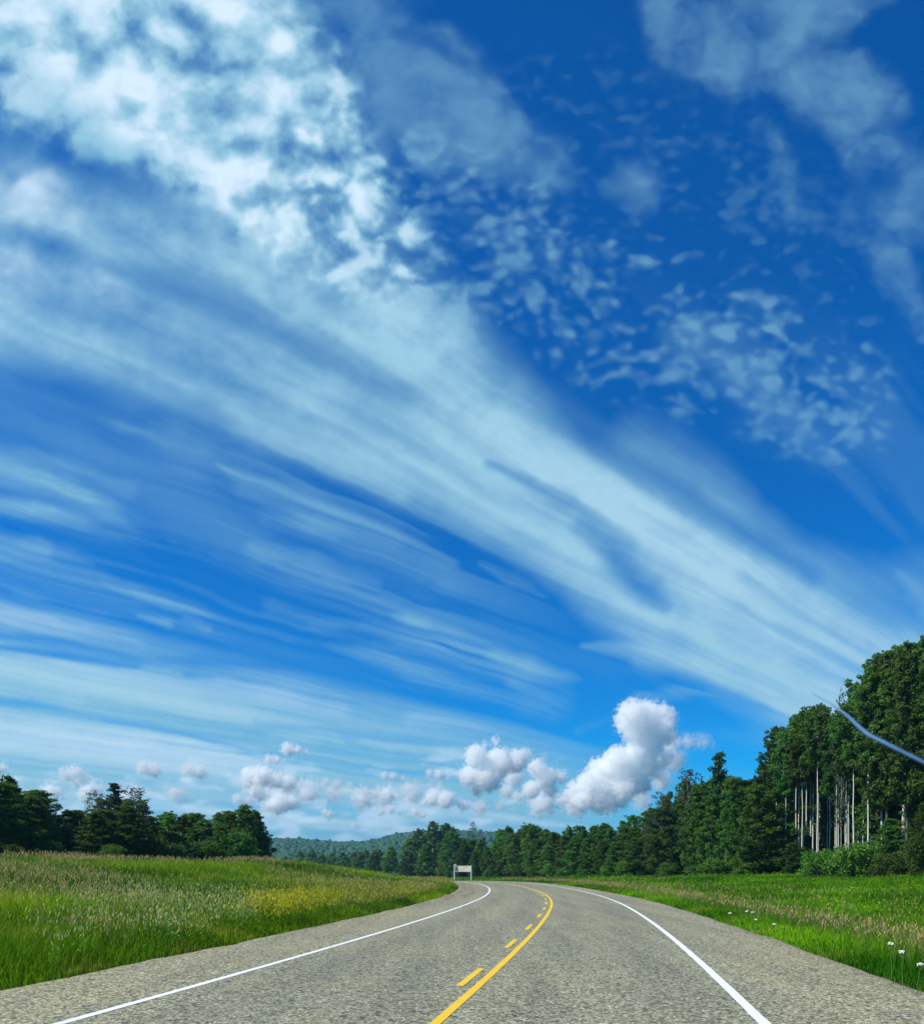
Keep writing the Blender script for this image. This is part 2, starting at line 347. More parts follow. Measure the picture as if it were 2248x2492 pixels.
def lateral(X, Y):
    """signed offset from the centre line (+ right) and chainage"""
    X = np.asarray(X, float).ravel(); Y = np.asarray(Y, float).ravel(); off = np.empty_like(X); ch = np.empty_like(X)
    Cs = CL[::4]; Ns = NOR[::4]; Ts = TAN[::4]; Ss = S[::4]
    for a in range(0, len(X), 20000):
        x = X[a:a+20000]; y = Y[a:a+20000]
        d2 = (x[:, None]-Cs[None, :, 0])**2+(y[:, None]-Cs[None, :, 1])**2
        j = d2.argmin(1); dx = x-Cs[j, 0]; dy = y-Cs[j, 1]
        off[a:a+20000] = dx*Ns[j, 0]+dy*Ns[j, 1]; ch[a:a+20000] = Ss[j]+dx*Ts[j, 0]+dy*Ts[j, 1]
        far = np.sqrt(d2[np.arange(len(j)), j]); sg = np.sign(off[a:a+20000])
        off[a:a+20000] = np.where(far > 30, sg*far, off[a:a+20000])
    return off, ch
def sst(a, b, x):
    t = np.clip((x-a)/(b-a), 0, 1); return t*t*(3-2*t)
RIDGE = [(-3000,2050),(-400,2050),(560,2050),(640,2048),(700,2045),(760,2048),(820,2052),(880,2052),(925,2044),(960,2034),(1010,2028),(1100,2026),(1200,2029),(1300,2036),(1500,2046),(6000,2054)]
def height(X, Y):
    sh = np.shape(X); X = np.asarray(X, float).ravel(); Y = np.asarray(Y, float).ravel()
    off, ch = lateral(X, Y); base = zr(Y)
    dl = -off-W_PAVE_L(ch); dr = off-W_PAVE_R(ch)
    A = np.interp(Y, [-40, 5, 25, 45, 70, 79, 90, 104], [1.3, 1.3, 1.35, 1.5, 2.0, 1.55, .15, .05])
    left = -.06+A*sst(.8, 17, dl)+.35*sst(20, 45, dl)*sst(100, 60, Y)
    right = -.06-.16*sst(.3, 2.2, dr)+.62*sst(3, 15, dr)+.35*sst(14, 26, dr)
    h = np.where(dl > 0, left, np.where(dr > 0, right, -.14))
    bumps = np.array([mnoise.noise((x*.16, y*.16, 0)) for x, y in zip(X, Y)])*.2+np.array([mnoise.noise((x*.06, y*.06, 9)) for x, y in zip(X, Y)])*.28*sst(3, 10, np.maximum(dl, dr))
    h = h+bumps*sst(1, 4, np.maximum(dl, dr))+base
    # the wooded hills far behind
    px = 1124+2000*X/np.maximum(Y, 50.)
    zrd = EYE+(2115-interp(px, RIDGE))/2000*1500-9
    f = sst(520, 1500, Y)
    und = np.array([mnoise.noise((x*.004, y*.004, 3)) for x, y in zip(X, Y)])
    h = h*(1-f)+f*zrd+und*8*sst(500, 900, Y)*(1-sst(1100, 1450, Y))
    h = h*(1-sst(1600, 2600, Y))+20*sst(1600, 2600, Y)
    return h.reshape(sh)
# ground: one sheet, fine near the road, coarse towards the horizon
def axis(lo, hi, dense_lo, dense_hi, step, grow=1.13):
    a = list(np.arange(dense_lo, dense_hi, step)); s = step; v = dense_hi
    while v < hi: a.append(v); s *= grow; v += s
    a.append(hi); s = step; v = dense_lo-step; b = []
    while v > lo: b.append(v); s *= grow; v -= s
    b.append(lo); return np.array(b[::-1]+a)
gx = axis(-3200, 3200, -32, 30, .8); gy = axis(-60, 3200, 2, 118, .8, 1.06)
GX, GY = np.meshgrid(gx, gy); GZ = height(GX, GY)
gm, t = new_mat("soil_and_turf"); k = NT(t)
co = k.n('ShaderNodeTexCoord').outputs['Object']
c = k.mix(k.ramp(k.noise(co, .35, 6), .35, .65), (.05, .10, .012), (.09, .14, .025))
c = k.mix(k.ramp(k.noise(co, 9, 5), .5, .72), c, (.075, .065, .03))
k.out(k.bsdf(c, .95, .1, k.bump(k.noise(co, 14, 5), .8, .06)))
tag(link("ground", grid_mesh("ground", np.stack([GX, GY, GZ], -1)), gm), kind='structure')
# road: asphalt with gravelly shoulders, lane by lane in one strip
iS = np.arange(0, len(S), 1)
wl = W_PAVE_L(S[iS]); wr = W_PAVE_R(S[iS])
wob = np.array([.16*mnoise.noise((s*.35, 7.1, 0))+.12*mnoise.noise((s*1.7, 2.2, 0)) for s in S[iS]])
wob2 = np.array([.12*mnoise.noise((s*.35, 17.1, 0))+.06*mnoise.noise((s*1.7, 12.2, 0)) for s in S[iS]])
rm, t = new_mat("chip_seal"); k = NT(t)
co = k.n('ShaderNodeTexCoord').outputs['Object']
def stretch(v):
    nd = k.n('ShaderNodeMapping'); k.put(nd.inputs['Vector'], co); nd.inputs['Scale'].default_value = v; nd.inputs['Rotation'].default_value = (0, 0, R(8)); return nd.outputs[0]
vor = k.n('ShaderNodeTexVoronoi'); k.put(vor.inputs['Vector'], co); vor.inputs['Scale'].default_value = 44
vor2 = k.n('ShaderNodeTexVoronoi'); k.put(vor2.inputs['Vector'], co); vor2.inputs['Scale'].default_value = 21
sep = k.n('ShaderNodeSeparateColor'); k.put(sep.inputs[0], vor.outputs['Color'])
sep2 = k.n('ShaderNodeSeparateColor'); k.put(sep2.inputs[0], vor2.outputs['Color'])
chip = k.math('ADD', k.math('MULTIPLY', sep.outputs[0], .6), k.math('MULTIPLY', sep2.outputs[1], .4))
base = k.mix(k.ramp(chip, .18, .85), (.100, .103, .068), (.372, .372, .246))
base = k.mix(k.ramp(sep.outputs[1], .86, .97), base, (.62, .61, .46))
base = k.mix(k.ramp(sep2.outputs[2], .88, .98), base, (.075, .075, .07))
lane = k.noise(stretch((1.1, .05, 1)), 1.0, 4, .6)
base = k.mix(k.ramp(lane, .35, .7), base, k.mix(1, base, (.80, .81, .84), 'MULTIPLY'))
pat = k.noise(co, .23, 6, .65)
base = k.mix(k.ramp(pat, .38, .7), base, k.mix(1, base, (1.14, 1.1, 1.0), 'MULTIPLY'))
inside = k.attr('shoulder')
base = k.mix(k.math('MULTIPLY', inside, .85), base, k.mix(1, base, (1.07, 1.04, .98), 'MULTIPLY'))
# loose brown gravel and wheel tracks on the left shoulder towards the bend
dirt = k.math('MULTIPLY', k.attr('dirt'), k.ramp(k.noise(stretch((1.6, .12, 1)), 1.2, 4, .6), .36, .6))
base = k.mix(k.math('MULTIPLY', dirt, .75), base, k.mix(chip, (.10, .082, .058), (.24, .20, .15)))
# tar-sealed cracks and darker wheel paths
wp = k.attr('wheel')
base = k.mix(k.math('MULTIPLY', wp, .42), base, k.mix(1, base, (.72, .73, .76), 'MULTIPLY'))
k.out(k.bsdf(base, .88, .25, k.bump(chip, .6, .012)))
# finer lateral columns so the masks above are resolved
cols = np.linspace(-1, 1, 61)
O = np.where(cols[None, :] < 0, cols[None, :]*(wl+.12+wob)[:, None], cols[None, :]*(wr+.1+wob2)[:, None])
RX = CL[iS, 0][:, None]+O*NOR[iS, 0][:, None]; RY = CL[iS, 1][:, None]+O*NOR[iS, 1][:, None]
RZ = np.repeat(zr(CL[iS, 1])[:, None], 61, 1); RZ[:, 0] -= .12; RZ[:, -1] -= .12; RZ[:, 1] -= .02; RZ[:, -2] -= .02
ll = W_LINE_L(S[iS])[:, None]; lr = W_LINE_R(S[iS])[:, None]
shoulder = np.where(O < 0, sst(.1, .5, -O-ll), sst(.1, .5, O-lr))
ss = S[iS][:, None]-S0
dirt = 1.3*sst(.6, 1.2, -O-ll)*sst(25, 60, ss)*(1-sst(150, 180, ss))+.35*sst(1.9, 2.5, -O-ll)+.2*sst(1.6, 2.3, O-lr)
wheel = np.exp(-((np.abs(np.where(O < 0, -O/ll, O/lr)-.5)-.24)/.11)**2)
road_me = grid_mesh("road", np.stack([RX, RY, RZ], -1), {'shoulder': shoulder.ravel(), 'dirt': np.clip(dirt, 0, 1).ravel(), 'wheel': wheel.ravel()}, True)
tag(link("road", road_me, rm), kind='structure')
# painted lines
def paint_mat(name, c, worn):
    m, t = new_mat(name); k = NT(t); co = k.n('ShaderNodeTexCoord').outputs['Object']
    f = k.ramp(k.noise(co, 60, 4, .7), .62, .80); f2 = k.ramp(k.noise(co, 2.5, 4), .35, .75)
    cc = k.mix(k.math('MULTIPLY', f, worn), c, tuple(x*.45+.06 for x in c)); cc = k.mix(k.math('MULTIPLY', f2, .25), cc, tuple(x*.8 for x in c))
    k.out(k.bsdf(cc, .75, .3, k.bump(k.noise(co, 90, 3), .3, .004))); return m
def strip(o_fn, w, s0, s1):
    m = (S >= s0+S0) & (S <= s1+S0); idx = np.where(m)[0]
    if len(idx) < 2: return None
    o = o_fn(S[idx]); jit = np.array([.008*mnoise.noise((s*3.1, o[0], 0)) for s in S[idx]])
    rows = []
    for sd in (-.5, .5):
        oo = o+sd*w+jit
        rows.append(np.stack([CL[idx, 0]+oo*NOR[idx, 0], CL[idx, 1]+oo*NOR[idx, 1], zr(CL[idx, 1])+.005], 1))
    return np.stack(rows, 1)
def merge_strips(name, strips, mat):
    V = []; Q = []; n = 0
    for st in strips:
        m = len(st); V.append(st.reshape(-1, 3)); i = np.arange(m-1)*2+n
        Q.append(np.stack([i, i+1, i+3, i+2], 1)); n += 2*m
    return tag(link(name, quads_mesh(name, np.vstack(V), np.vstack(Q)), mat), kind='structure')
white = paint_mat("white_paint", (.74, .75, .73), .35); yellow = paint_mat("yellow_paint", (.76, .50, .03), .6)
merge_strips("road_marking_white", [strip(lambda s: -W_LINE_L(s), .125, -30, 260), strip(lambda s: W_LINE_R(s), .125, -30, 260)], white)
merge_strips("road_marking_yellow", [strip(lambda s: 0*s, .115, -30, 260)], yellow)
dash = []
for kk in range(-5, 40):
    a = 11.5+5.25*kk; st_ = strip(lambda s: 0*s-.25, .105, a, a+2.3)
    if st_ is not None: dash.append(st_)
merge_strips("road_marking_yellow_dashes", dash, yellow)
# ------------------------------------------------------------------ meadow: grass, seed heads, clover (stuff)
def grass_mat(name, transl=.35):
    m, t = new_mat(name); k = NT(t); c = k.attr('tint', 'Color')
    d = k.bsdf(c, .7, .05); tr = k.n('ShaderNodeBsdfTranslucent'); k.put(tr.inputs['Color'], c)
    mx = k.n('ShaderNodeMixShader'); mx.inputs[0].default_value = transl
    t.links.new(d, mx.inputs[1]); t.links.new(tr.outputs[0], mx.inputs[2]); k.out(mx.outputs[0]); return m
GM = grass_mat("grass_blades")
def n2(x, y, f, seed): return np.array([mnoise.noise((a*f, b*f, seed)) for a, b in zip(x, y)])
def sample_side(side, n, d0, d1, y0, y1, pw=1.0, margin=.62):
    """random points on one verge, denser near the camera, inside a wide wedge ahead"""
    out = []
    while sum(len(o) for o in out) < n:
        u = rng.random(n); Y = y0*(y1/y0)**(u**pw)
        d = d0+(d1-d0)*rng.random(n)**1.15
        s = np.interp(Y, CL[:, 1][: len(CL)-120], np.arange(len(CL)-120))
        j = np.clip(s.astype(int), 0, len(CL)-1)
        o = np.where(side < 0, -(W_PAVE_L(S[j])+d), W_PAVE_R(S[j])+d)
        X = CL[j, 0]+o*NOR[j, 0]; Yw = CL[j, 1]+o*NOR[j, 1]+(rng.random(n)-.5)*.5
        ok = (Yw > 4.5) & (np.abs(X)/np.maximum(Yw, 1) < margin+1.5/np.maximum(Yw, 1)) & (Yw < 135)
        out.append(np.stack([X, Yw, d], 1)[ok])
    P = np.vstack(out)[:n]
    return P[:, 0], P[:, 1], P[:, 2]
def blades(X, Y, Z, H, W, lean, tint, tipmul=1.25):
    n = len(X); a = rng.random(n)*2*np.pi; la = rng.random(n)*2*np.pi
    wx, wy = np.cos(a)*W*.5, np.sin(a)*W*.5; lx, ly = np.cos(la)*lean*H, np.sin(la)*lean*H
    V = np.empty((n, 5, 3)); 
    V[:, 0] = np.stack([X-wx, Y-wy, Z-.03], 1); V[:, 1] = np.stack([X+wx, Y+wy, Z-.03], 1)
    V[:, 2] = np.stack([X+wx*.8+lx*.35, Y+wy*.8+ly*.35, Z+H*.55], 1); V[:, 3] = np.stack([X-wx*.8+lx*.35, Y-wy*.8+ly*.35, Z+H*.55], 1)
    V[:, 4] = np.stack([X+lx, Y+ly, Z+H*(1-.35*lean)], 1)
    b = np.arange(n)*5
    loops = np.stack([b, b+1, b+2, b+3, b+3, b+2, b+4], 1).ravel(); starts = (np.arange(n)[:, None]*7+np.array([0, 4])).ravel()
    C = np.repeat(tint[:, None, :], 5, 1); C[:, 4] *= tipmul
    return V.reshape(-1, 3), loops, starts, np.clip(C.reshape(-1, 3), 0, 1)
def diamonds(P, U, Vv, tint):
    n = len(P); V = np.stack([P-U, P-Vv, P+U, P+Vv], 1)
    b = np.arange(n)*4
    return V.reshape(-1, 3), np.stack([b, b+1, b+2, b+3], 1).ravel(), b, np.repeat(tint, 4, 0)
def join(parts):
    V = []; L = []; ST = []; C = []; nv = nl = 0
    for v, l, s, c in parts:
        V.append(v); L.append(l+nv); ST.append(s+nl); C.append(c); nv += len(v); nl += len(l)
    return np.vstack(V), np.concatenate(L), np.concatenate(ST), np.vstack(C)
def stuff(name, parts, label, cat, mat=None):
    v, l, s, c = join(parts)
    return tag(link(name, np_mesh(name, v, l, s, {'tint': c}), mat or GM), label, cat, kind='stuff')
G1, G2, G3 = np.array([.040, .165, .004]), np.array([.120, .300, .007]), np.array([.240, .280, .035])
def green(X, Y, n):
    p = sst(-.25, .45, n2(X, Y, .22, 1))[:, None]; q = sst(.05, .5, n2(X, Y, .5, 4))[:, None]
    c = G1*(1-p)+G2*p; c = c*(1-.55*q)+G3*.55*q
    w = sst(-.3, .35, n2(X, Y, .055, 6)+.5*n2(X, Y, .13, 7))[:, None]; c = c*(.72+.45*w)+np.array([.05, .02, 0])*w
    return c*(.7+.6*rng.random((n, 1)))
parts = []
# left verge
n = 300000; X, Y, d = sample_side(-1, n, .02, 42, 6, 110, .82)
Z = height(X, Y); H = np.interp(d, [0, .5, 1.6, 8, 20, 40], [.10, .32, .72, .66, .5, .55])*(.55+.7*rng.random(n))*(1+.35*n2(X, Y, .3, 8))
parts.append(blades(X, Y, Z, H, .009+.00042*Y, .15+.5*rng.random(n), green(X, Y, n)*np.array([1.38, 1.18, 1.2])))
# right verge
n = 210000; X, Y, d = sample_side(1, n, .02, 30, 6, 125, .8)
Z = height(X, Y); H = np.interp(d, [0, .5, 2, 5, 9, 30], [.08, .22, .42, .5, .42, .55])*(.55+.7*rng.random(n))*(1+.3*n2(X, Y, .3, 8))
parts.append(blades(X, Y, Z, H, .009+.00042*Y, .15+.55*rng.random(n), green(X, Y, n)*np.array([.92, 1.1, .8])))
# beyond the bend
n = 16000; X = -45+75*rng.random(n); Y = 112+75*rng.random(n); off, ch = lateral(X, Y)
ok = (off > W_PAVE_R(ch)+.2) | (off < -W_PAVE_L(ch)-.2); X, Y = X[ok], Y[ok]; n = len(X)
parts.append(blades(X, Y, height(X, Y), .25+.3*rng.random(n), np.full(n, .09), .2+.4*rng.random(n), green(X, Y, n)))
stuff("grass", parts, "tall green summer grass covering both verges and the left bank", "grass")
# broad leafy weeds on the right slope and at the foot of the left trees
def leafy(X, Y, base, H, per, size, tint):
    n = len(X); m = n*per; i = np.repeat(np.arange(n), per)
    P = np.stack([X[i]+rng.normal(0, .13, m), Y[i]+rng.normal(0, .13, m), base[i]+H[i]*(.35+.65*rng.random(m))], 1)
    nn = rng.normal(0, 1, (m, 3)); nn[:, 2] = np.abs(nn[:, 2])+.8; nn /= np.linalg.norm(nn, axis=1)[:, None]
    u = np.cross(nn, rng.normal(0, 1, (m, 3))); u /= np.linalg.norm(u, axis=1)[:, None]; v = np.cross(nn, u)
    sz = size[i]*(.6+.8*rng.random(m))
    return diamonds(P, u*sz[:, None], v*sz[:, None]*.55, np.clip(tint[i]*(.65+.7*rng.random((m, 1))), 0, 1))
n = 15000; X, Y, d = sample_side(1, n, 5.0, 30, 9, 125, .75); ok = n2(X, Y, .3, 22)+.3*n2(X, Y, 1.1, 24) > .0; X, Y = X[ok], Y[ok]; n = len(X)
pa = leafy(X, Y, height(X, Y), (.2+.4*rng.random(n))*(1+.5*n2(X, Y, .3, 22)), 8, .022+.0006*Y, green(X, Y, n)*np.array([.9, 1.1, .8]))
n = 5000; X, Y, d = sample_side(-1, n, 3, 40, 8, 100, .7); ok = n2(X, Y, .25, 21) > .12; X, Y = X[ok], Y[ok]; n = len(X)
pb = leafy(X, Y, height(X, Y), .3+.45*rng.random(n), 10, .02+.0007*Y, np.repeat(G1[None]*.95, n, 0))
stuff("weeds", [pa, pb], "leafy dark green weeds and clover clumps among the grass", "weeds")
# dry seed heads
def seed_heads(X, Y, Z, H, col, fat=1.0):
    n = len(X); stalk = blades(X, Y, Z, H, .005+.0002*Y, .12+.25*rng.random(n), np.repeat(np.array([[.16, .17, .06]]), n, 0)*(.7+.5*rng.random((n, 1))), 1.0)
    tips = stalk[0].reshape(-1, 5, 3)[:, 4]
    ps = [stalk]
    for k in range(3):
        P = tips+np.stack([rng.normal(0, .02, n), rng.normal(0, .02, n), -.05*k-.02*rng.random(n)], 1)
        u = np.stack([rng.normal(0, .02, n), rng.normal(0, .02, n), .030+.022*rng.random(n)], 1)*(1+.005*Y)[:, None]
        a = rng.random(n)*6.28; w = (.006+.00022*Y)*fat
        ps.append(diamonds(P, u, np.stack([np.cos(a)*w, np.sin(a)*w, 0*a], 1), col*(.75+.5*rng.random((n, 1)))))
    return ps
TAN_C = np.array([.50, .40, .14]); PINK = np.array([.46, .35, .14])
n = 130000; X, Y, d = sample_side(-1, n, .8, 38, 6, 105, .78)
pr = -.06+.8*n2(X, Y, .11, 31)+.40*n2(X, Y, .4, 33)+.14*(d > 14); ok = rng.random(n) < np.clip(pr, .01, .21); X, Y, d = X[ok], Y[ok], d[ok]; n = len(X)
ps = seed_heads(X, Y, height(X, Y), (.62+.34*rng.random(n))*np.interp(d, [0, 2, 40], [.9, 1, .8]), TAN_C)
n = 110000; X, Y, d = sample_side(1, n, .6, 9.5, 6, 120, .75)
pr = .08*np.exp(-((d-2.0-.7*n2(X, Y, .2, 35))/.75)**2)*(1+.8*n2(X, Y, .5, 36))+.012; ok = rng.random(n) < pr; X, Y, d = X[ok], Y[ok], d[ok]; n = len(X)
ps += seed_heads(X, Y, height(X, Y), .5+.3*rng.random(n), PINK)
stuff("seed_grass", ps, "pinkish tan seed heads of dry grass standing above the green", "grass")
# sweet clover: yellow drift, and pale creamy drifts beside it
def drift(n, rc, rw, yc, yw, dc, dw, seed):
    """points of a drift of flowers, thinning out raggedly from its middle"""
    X, Y, d = sample_side(-1, 40000, .3, 14, 9, 90, 1)
    p = np.exp(-((X/Y-rc)/rw)**2-(np.log(Y/yc)/yw)**2-((d-dc)/dw)**2)*np.clip(.45+1.6*n2(X, Y, .5, seed)+.8*n2(X, Y, 1.4, seed+1), 0, 1)
    i = rng.choice(len(X), n, replace=False, p=p/p.sum()); return X[i], Y[i], d[i]
def clover(X, Y, H, col, green_c, per=9):
    n = len(X); Z = height(X, Y); st = blades(X, Y, Z, H, np.full(n, .012), .1+.3*rng.random(n), np.repeat(green_c[None], n, 0)*(.7+.6*rng.random((n, 1))))
    lf = leafy(X, Y, Z, H*.9, 7, np.full(n, .035), np.repeat(green_c[None], n, 0))
    i = np.repeat(np.arange(n), per); m = len(i)
    P = np.stack([X[i]+rng.normal(0, .10, m), Y[i]+rng.normal(0, .10, m), Z[i]+H[i]*(.62+.45*rng.random(m))], 1)
    u = np.stack([rng.normal(0, .012, m), rng.normal(0, .012, m), .03+.03*rng.random(m)], 1); a = rng.random(m)*6.28
    fl = diamonds(P, u, np.stack([np.cos(a)*.013, np.sin(a)*.013, 0*a], 1), col*(.75+.5*rng.random((m, 1))))
    return [st, lf, fl]
X, Y, d = drift(560, -.205, .055, 27, .38, 1.8, 2.4, 41); n = len(X)
X2, Y2, d2 = drift(620, -.11, .06, 50, .5, 1.0, 1.3, 43)
stuff("yellow_clover", clover(X, Y, .6+.45*rng.random(n), np.array([.58, .50, .03]), np.array([.13, .25, .01]))+clover(X2, Y2, .5+.35*rng.random(len(X2)), np.array([.42, .40, .06]), np.array([.12, .2, .03])),
      "yellow flowering sweet clover drift along the left road edge", "wildflowers")
X, Y, d = drift(900, -.34, .12, 21, .45, 3.2, 3.2, 45); n = len(X)
stuff("pale_clover", clover(X, Y, .55+.45*rng.random(n), np.array([.50, .50, .18]), np.array([.10, .25, .02]), 6),
      "pale cream flowering clover tufts on the left bank", "wildflowers")
# a few single white umbels by the right edge
stem_m = plain("umbel_stem", (.10, .19, .04), .7); pet_m = plain("umbel_petals", (.72, .74, .66), .8)
def umbel(h, seed):
    r = random.Random(seed); bm = bmesh.new(); top = Vector((.04*r.uniform(-1, 1), .04*r.uniform(-1, 1), h))
    tube(bm, [(0, 0, -.02), top*.5+Vector((.02, 0, 0)), top*.86], [.005, .004, .003], 5)
    for q in range(9):
        a = q/9*6.283; e = top+Vector((math.cos(a)*.04, math.sin(a)*.04, .01*r.uniform(-1, 1))); tube(bm, [top*.86, e], [.002, .0015], 4)
    s_me = bm_mesh("stem", bm); bm = bmesh.new()
    for q in range(46):
        a, rr = r.uniform(0, 6.283), .036*math.sqrt(r.random())
        c = top+Vector((math.cos(a)*rr, math.sin(a)*rr, .02-rr*.3+r.uniform(-.012, .016)))
        bmesh.ops.create_icosphere(bm, subdivisions=1, radius=r.uniform(.006, .010), matrix=Matrix.Translation(c) @ Matrix.Diagonal((1, 1, 1, 1)))
    return s_me, bm_mesh("flower_head", bm)
UM = [umbel(h, i) for i, h in enumerate((.62, .5, .7))]
for i, (ux, uy) in enumerate([(1829,2226),(1842,2232),(1822,2240),(1776,2236),(1884,2252),(2166,2336),(2200,2342),(2232,2350)]):
    zz = .05
    for _ in range(3):
        Yd = 2000*(EYE-(zz+.5))/(uy-2115); Xd = (ux-1124)/2000*Yd; zz = float(height(np.array([Xd]), np.array([Yd]))[0])
    e = empty("white_wildflower", (Xd, Yd, zz), i*1.3); near = ux > 2000
    tag(e, "white flat-topped wildflower in grass at the right frame edge by the shoulder" if near else "white flat-topped wildflower farther along the right shoulder, below tan grass", "wildflower", "white wildflowers by the right shoulder")
    a, b = UM[i % 3]
    if not a.materials: a.materials.append(stem_m); b.materials.append(pet_m)
    link("stem", a, None, e); link("flower_head", b, None, e)
# ------------------------------------------------------------------ trees: trunk with limbs + crown of leaf clumps
bark_w, t = new_mat("pale_aspen_bark"); k = NT(t); co = k.n('ShaderNodeTexCoord').outputs['Object']
mp = k.n('ShaderNodeMapping'); k.put(mp.inputs['Vector'], co); mp.inputs['Scale'].default_value = (3, 3, 1)
c = k.mix(k.ramp(k.noise(co, 1.3, 4), .35, .65), (.50, .49, .42), (.66, .65, .58))
c = k.mix(k.ramp(k.noise(mp.outputs[0], 2.6, 5, .7), .6, .68), c, (.06, .05, .045))
k.out(k.bsdf(c, .8, .2))
bark_d = plain("grey_bark", (.10, .085, .065), .9, .3, 5)
bark_g = plain("weathered_bark", (.30, .28, .25), .9, .25, 5)
LEAF_A = leaf_mat("aspen_leaves", (.046, .120, .022), (.120, .245, .036), .45)
LEAF_P = leaf_mat("poplar_leaves", (.040, .112, .016), (.120, .235, .028), .45)
LEAF_W = leaf_mat("willow_leaves", (.055, .145, .014), (.150, .285, .036), .45)
LEAF_S = leaf_mat("spruce_needles", (.024, .065, .022), (.060, .125, .036), .2)
LEAF_G = leaf_mat("thin_grey_leaves", (.050, .080, .045), (.110, .150, .095), .4)
def leaves(cen, rad, per, size, r, flat=.75, fill=.5):
    """leaf-sized quads over a set of clumps; outer leaves dominate so each clump keeps a lit and a dark side"""
    cen = np.asarray(cen, float); rad = np.asarray(rad, float); n = len(cen)
    cnt = np.maximum(4, (per*(rad/rad.mean())**1.7)).astype(int); i = np.repeat(np.arange(n), cnt); m = len(i)
    dr = r.normal(0, 1, (m, 3)); dr /= np.linalg.norm(dr, axis=1)[:, None]
    q = (fill+(1-fill)*r.random(m)**.6)*(1+.22*r.normal(0, 1, m))
    P = cen[i]+dr*np.stack([q, q, q*flat], 1)*rad[i][:, None]
    nn = dr*.7+r.normal(0, .75, (m, 3))+np.array([0, 0, .35]); nn /= np.linalg.norm(nn, axis=1)[:, None]
    u = np.cross(nn, r.normal(0, 1, (m, 3))); u /= np.linalg.norm(u, axis=1)[:, None]; v = np.cross(nn, u)
    sz = size*(.6+.8*r.random(m)); U = u*sz[:, None]; Vv = v*sz[:, None]*.62
    V = np.stack([P-U, P-Vv*1.0+nn*sz[:, None]*.15, P+U, P+Vv*1.0+nn*sz[:, None]*.15], 1).reshape(-1, 3)
    b = np.arange(m)*4
    tone = np.clip(.5+.28*r.normal(0, 1, n)[i]+.22*r.normal(0, 1, m), 0, 1)
    return V, np.stack([b, b+1, b+2, b+3], 1), np.repeat(tone, 4)
def make_tree(seed, H, c0, R0, prof, nl, per, size, trunk_r, clump=(.45, .95), up=.35, lean=.02, nsub=3, flat=.75, topc=True):
    """returns (trunk mesh, crown mesh); prof(t) gives the crown radius along its height"""
    r = np.random.default_rng(seed); rr = random.Random(seed)
    bm = bmesh.new(); lx, ly = rr.uniform(-lean, lean)*H, rr.uniform(-lean, lean)*H
    wob = [(rr.uniform(-1, 1)*.3*lean*H, rr.uniform(-1, 1)*.3*lean*H) for _ in range(9)]
    def axis_pt(z):
        f = z/H; j = min(int(f*8), 7); g = f*8-j
        return Vector((lx*f+wob[j][0]*(1-g)+wob[j+1][0]*g, ly*f+wob[j][1]*(1-g)+wob[j+1][1]*g, z))
    zs = [-.3, .15, .6]+[H*q for q in (.12, .25, .38, .5, .62, .74, .86, .96)]
    tube(bm, [axis_pt(max(z, 0)) if z >= 0 else axis_pt(0)+Vector((0, 0, z)) for z in zs], [trunk_r*(1.35 if z < .1 else 1.0)*(1-.88*max(z, 0)/H) for z in zs], 8)
    cen = []; rad = []
    for q in range(nl):
        tt = (q+rr.random())/nl; z = c0+(H-c0)*tt*.97
        L = R0*prof(tt)*rr.uniform(.45, 1.1); a = q*2.399+rr.uniform(-.6, .6)
        p0 = axis_pt(max(.3, z-L*up)); e = axis_pt(z)+Vector((math.cos(a)*L, math.sin(a)*L, L*up*rr.uniform(.2, 1)))
        mid = p0.lerp(e, .5)+Vector((0, 0, L*.08))
        w = trunk_r*.34*(1-.6*tt); tube(bm, [p0, mid, e], [w, w*.6, w*.2], 5, False)
        cen.append(e); rad.append(rr.uniform(*clump)*(1-.4*tt))
        for s_ in range(nsub):
            g = rr.uniform(.3, .95); o = Vector((rr.gauss(0, 1), rr.gauss(0, 1), rr.gauss(0, .7)))*.42*clump[1]
            cen.append(p0.lerp(e, g)+o); rad.append(rr.uniform(*clump)*.8*(1-.35*tt))
    if topc:
        for s_ in range(5):
            cen.append(axis_pt(H*(.9+.02*s_))+Vector((rr.gauss(0, .25), rr.gauss(0, .25), 0))); rad.append(clump[0]*(.95-.12*s_))
    V, Q, tone = leaves(cen, rad, per, size, r, flat)
    return bm_mesh("trunk", bm, True), quads_mesh("crown", V, Q, {'tone': tone})
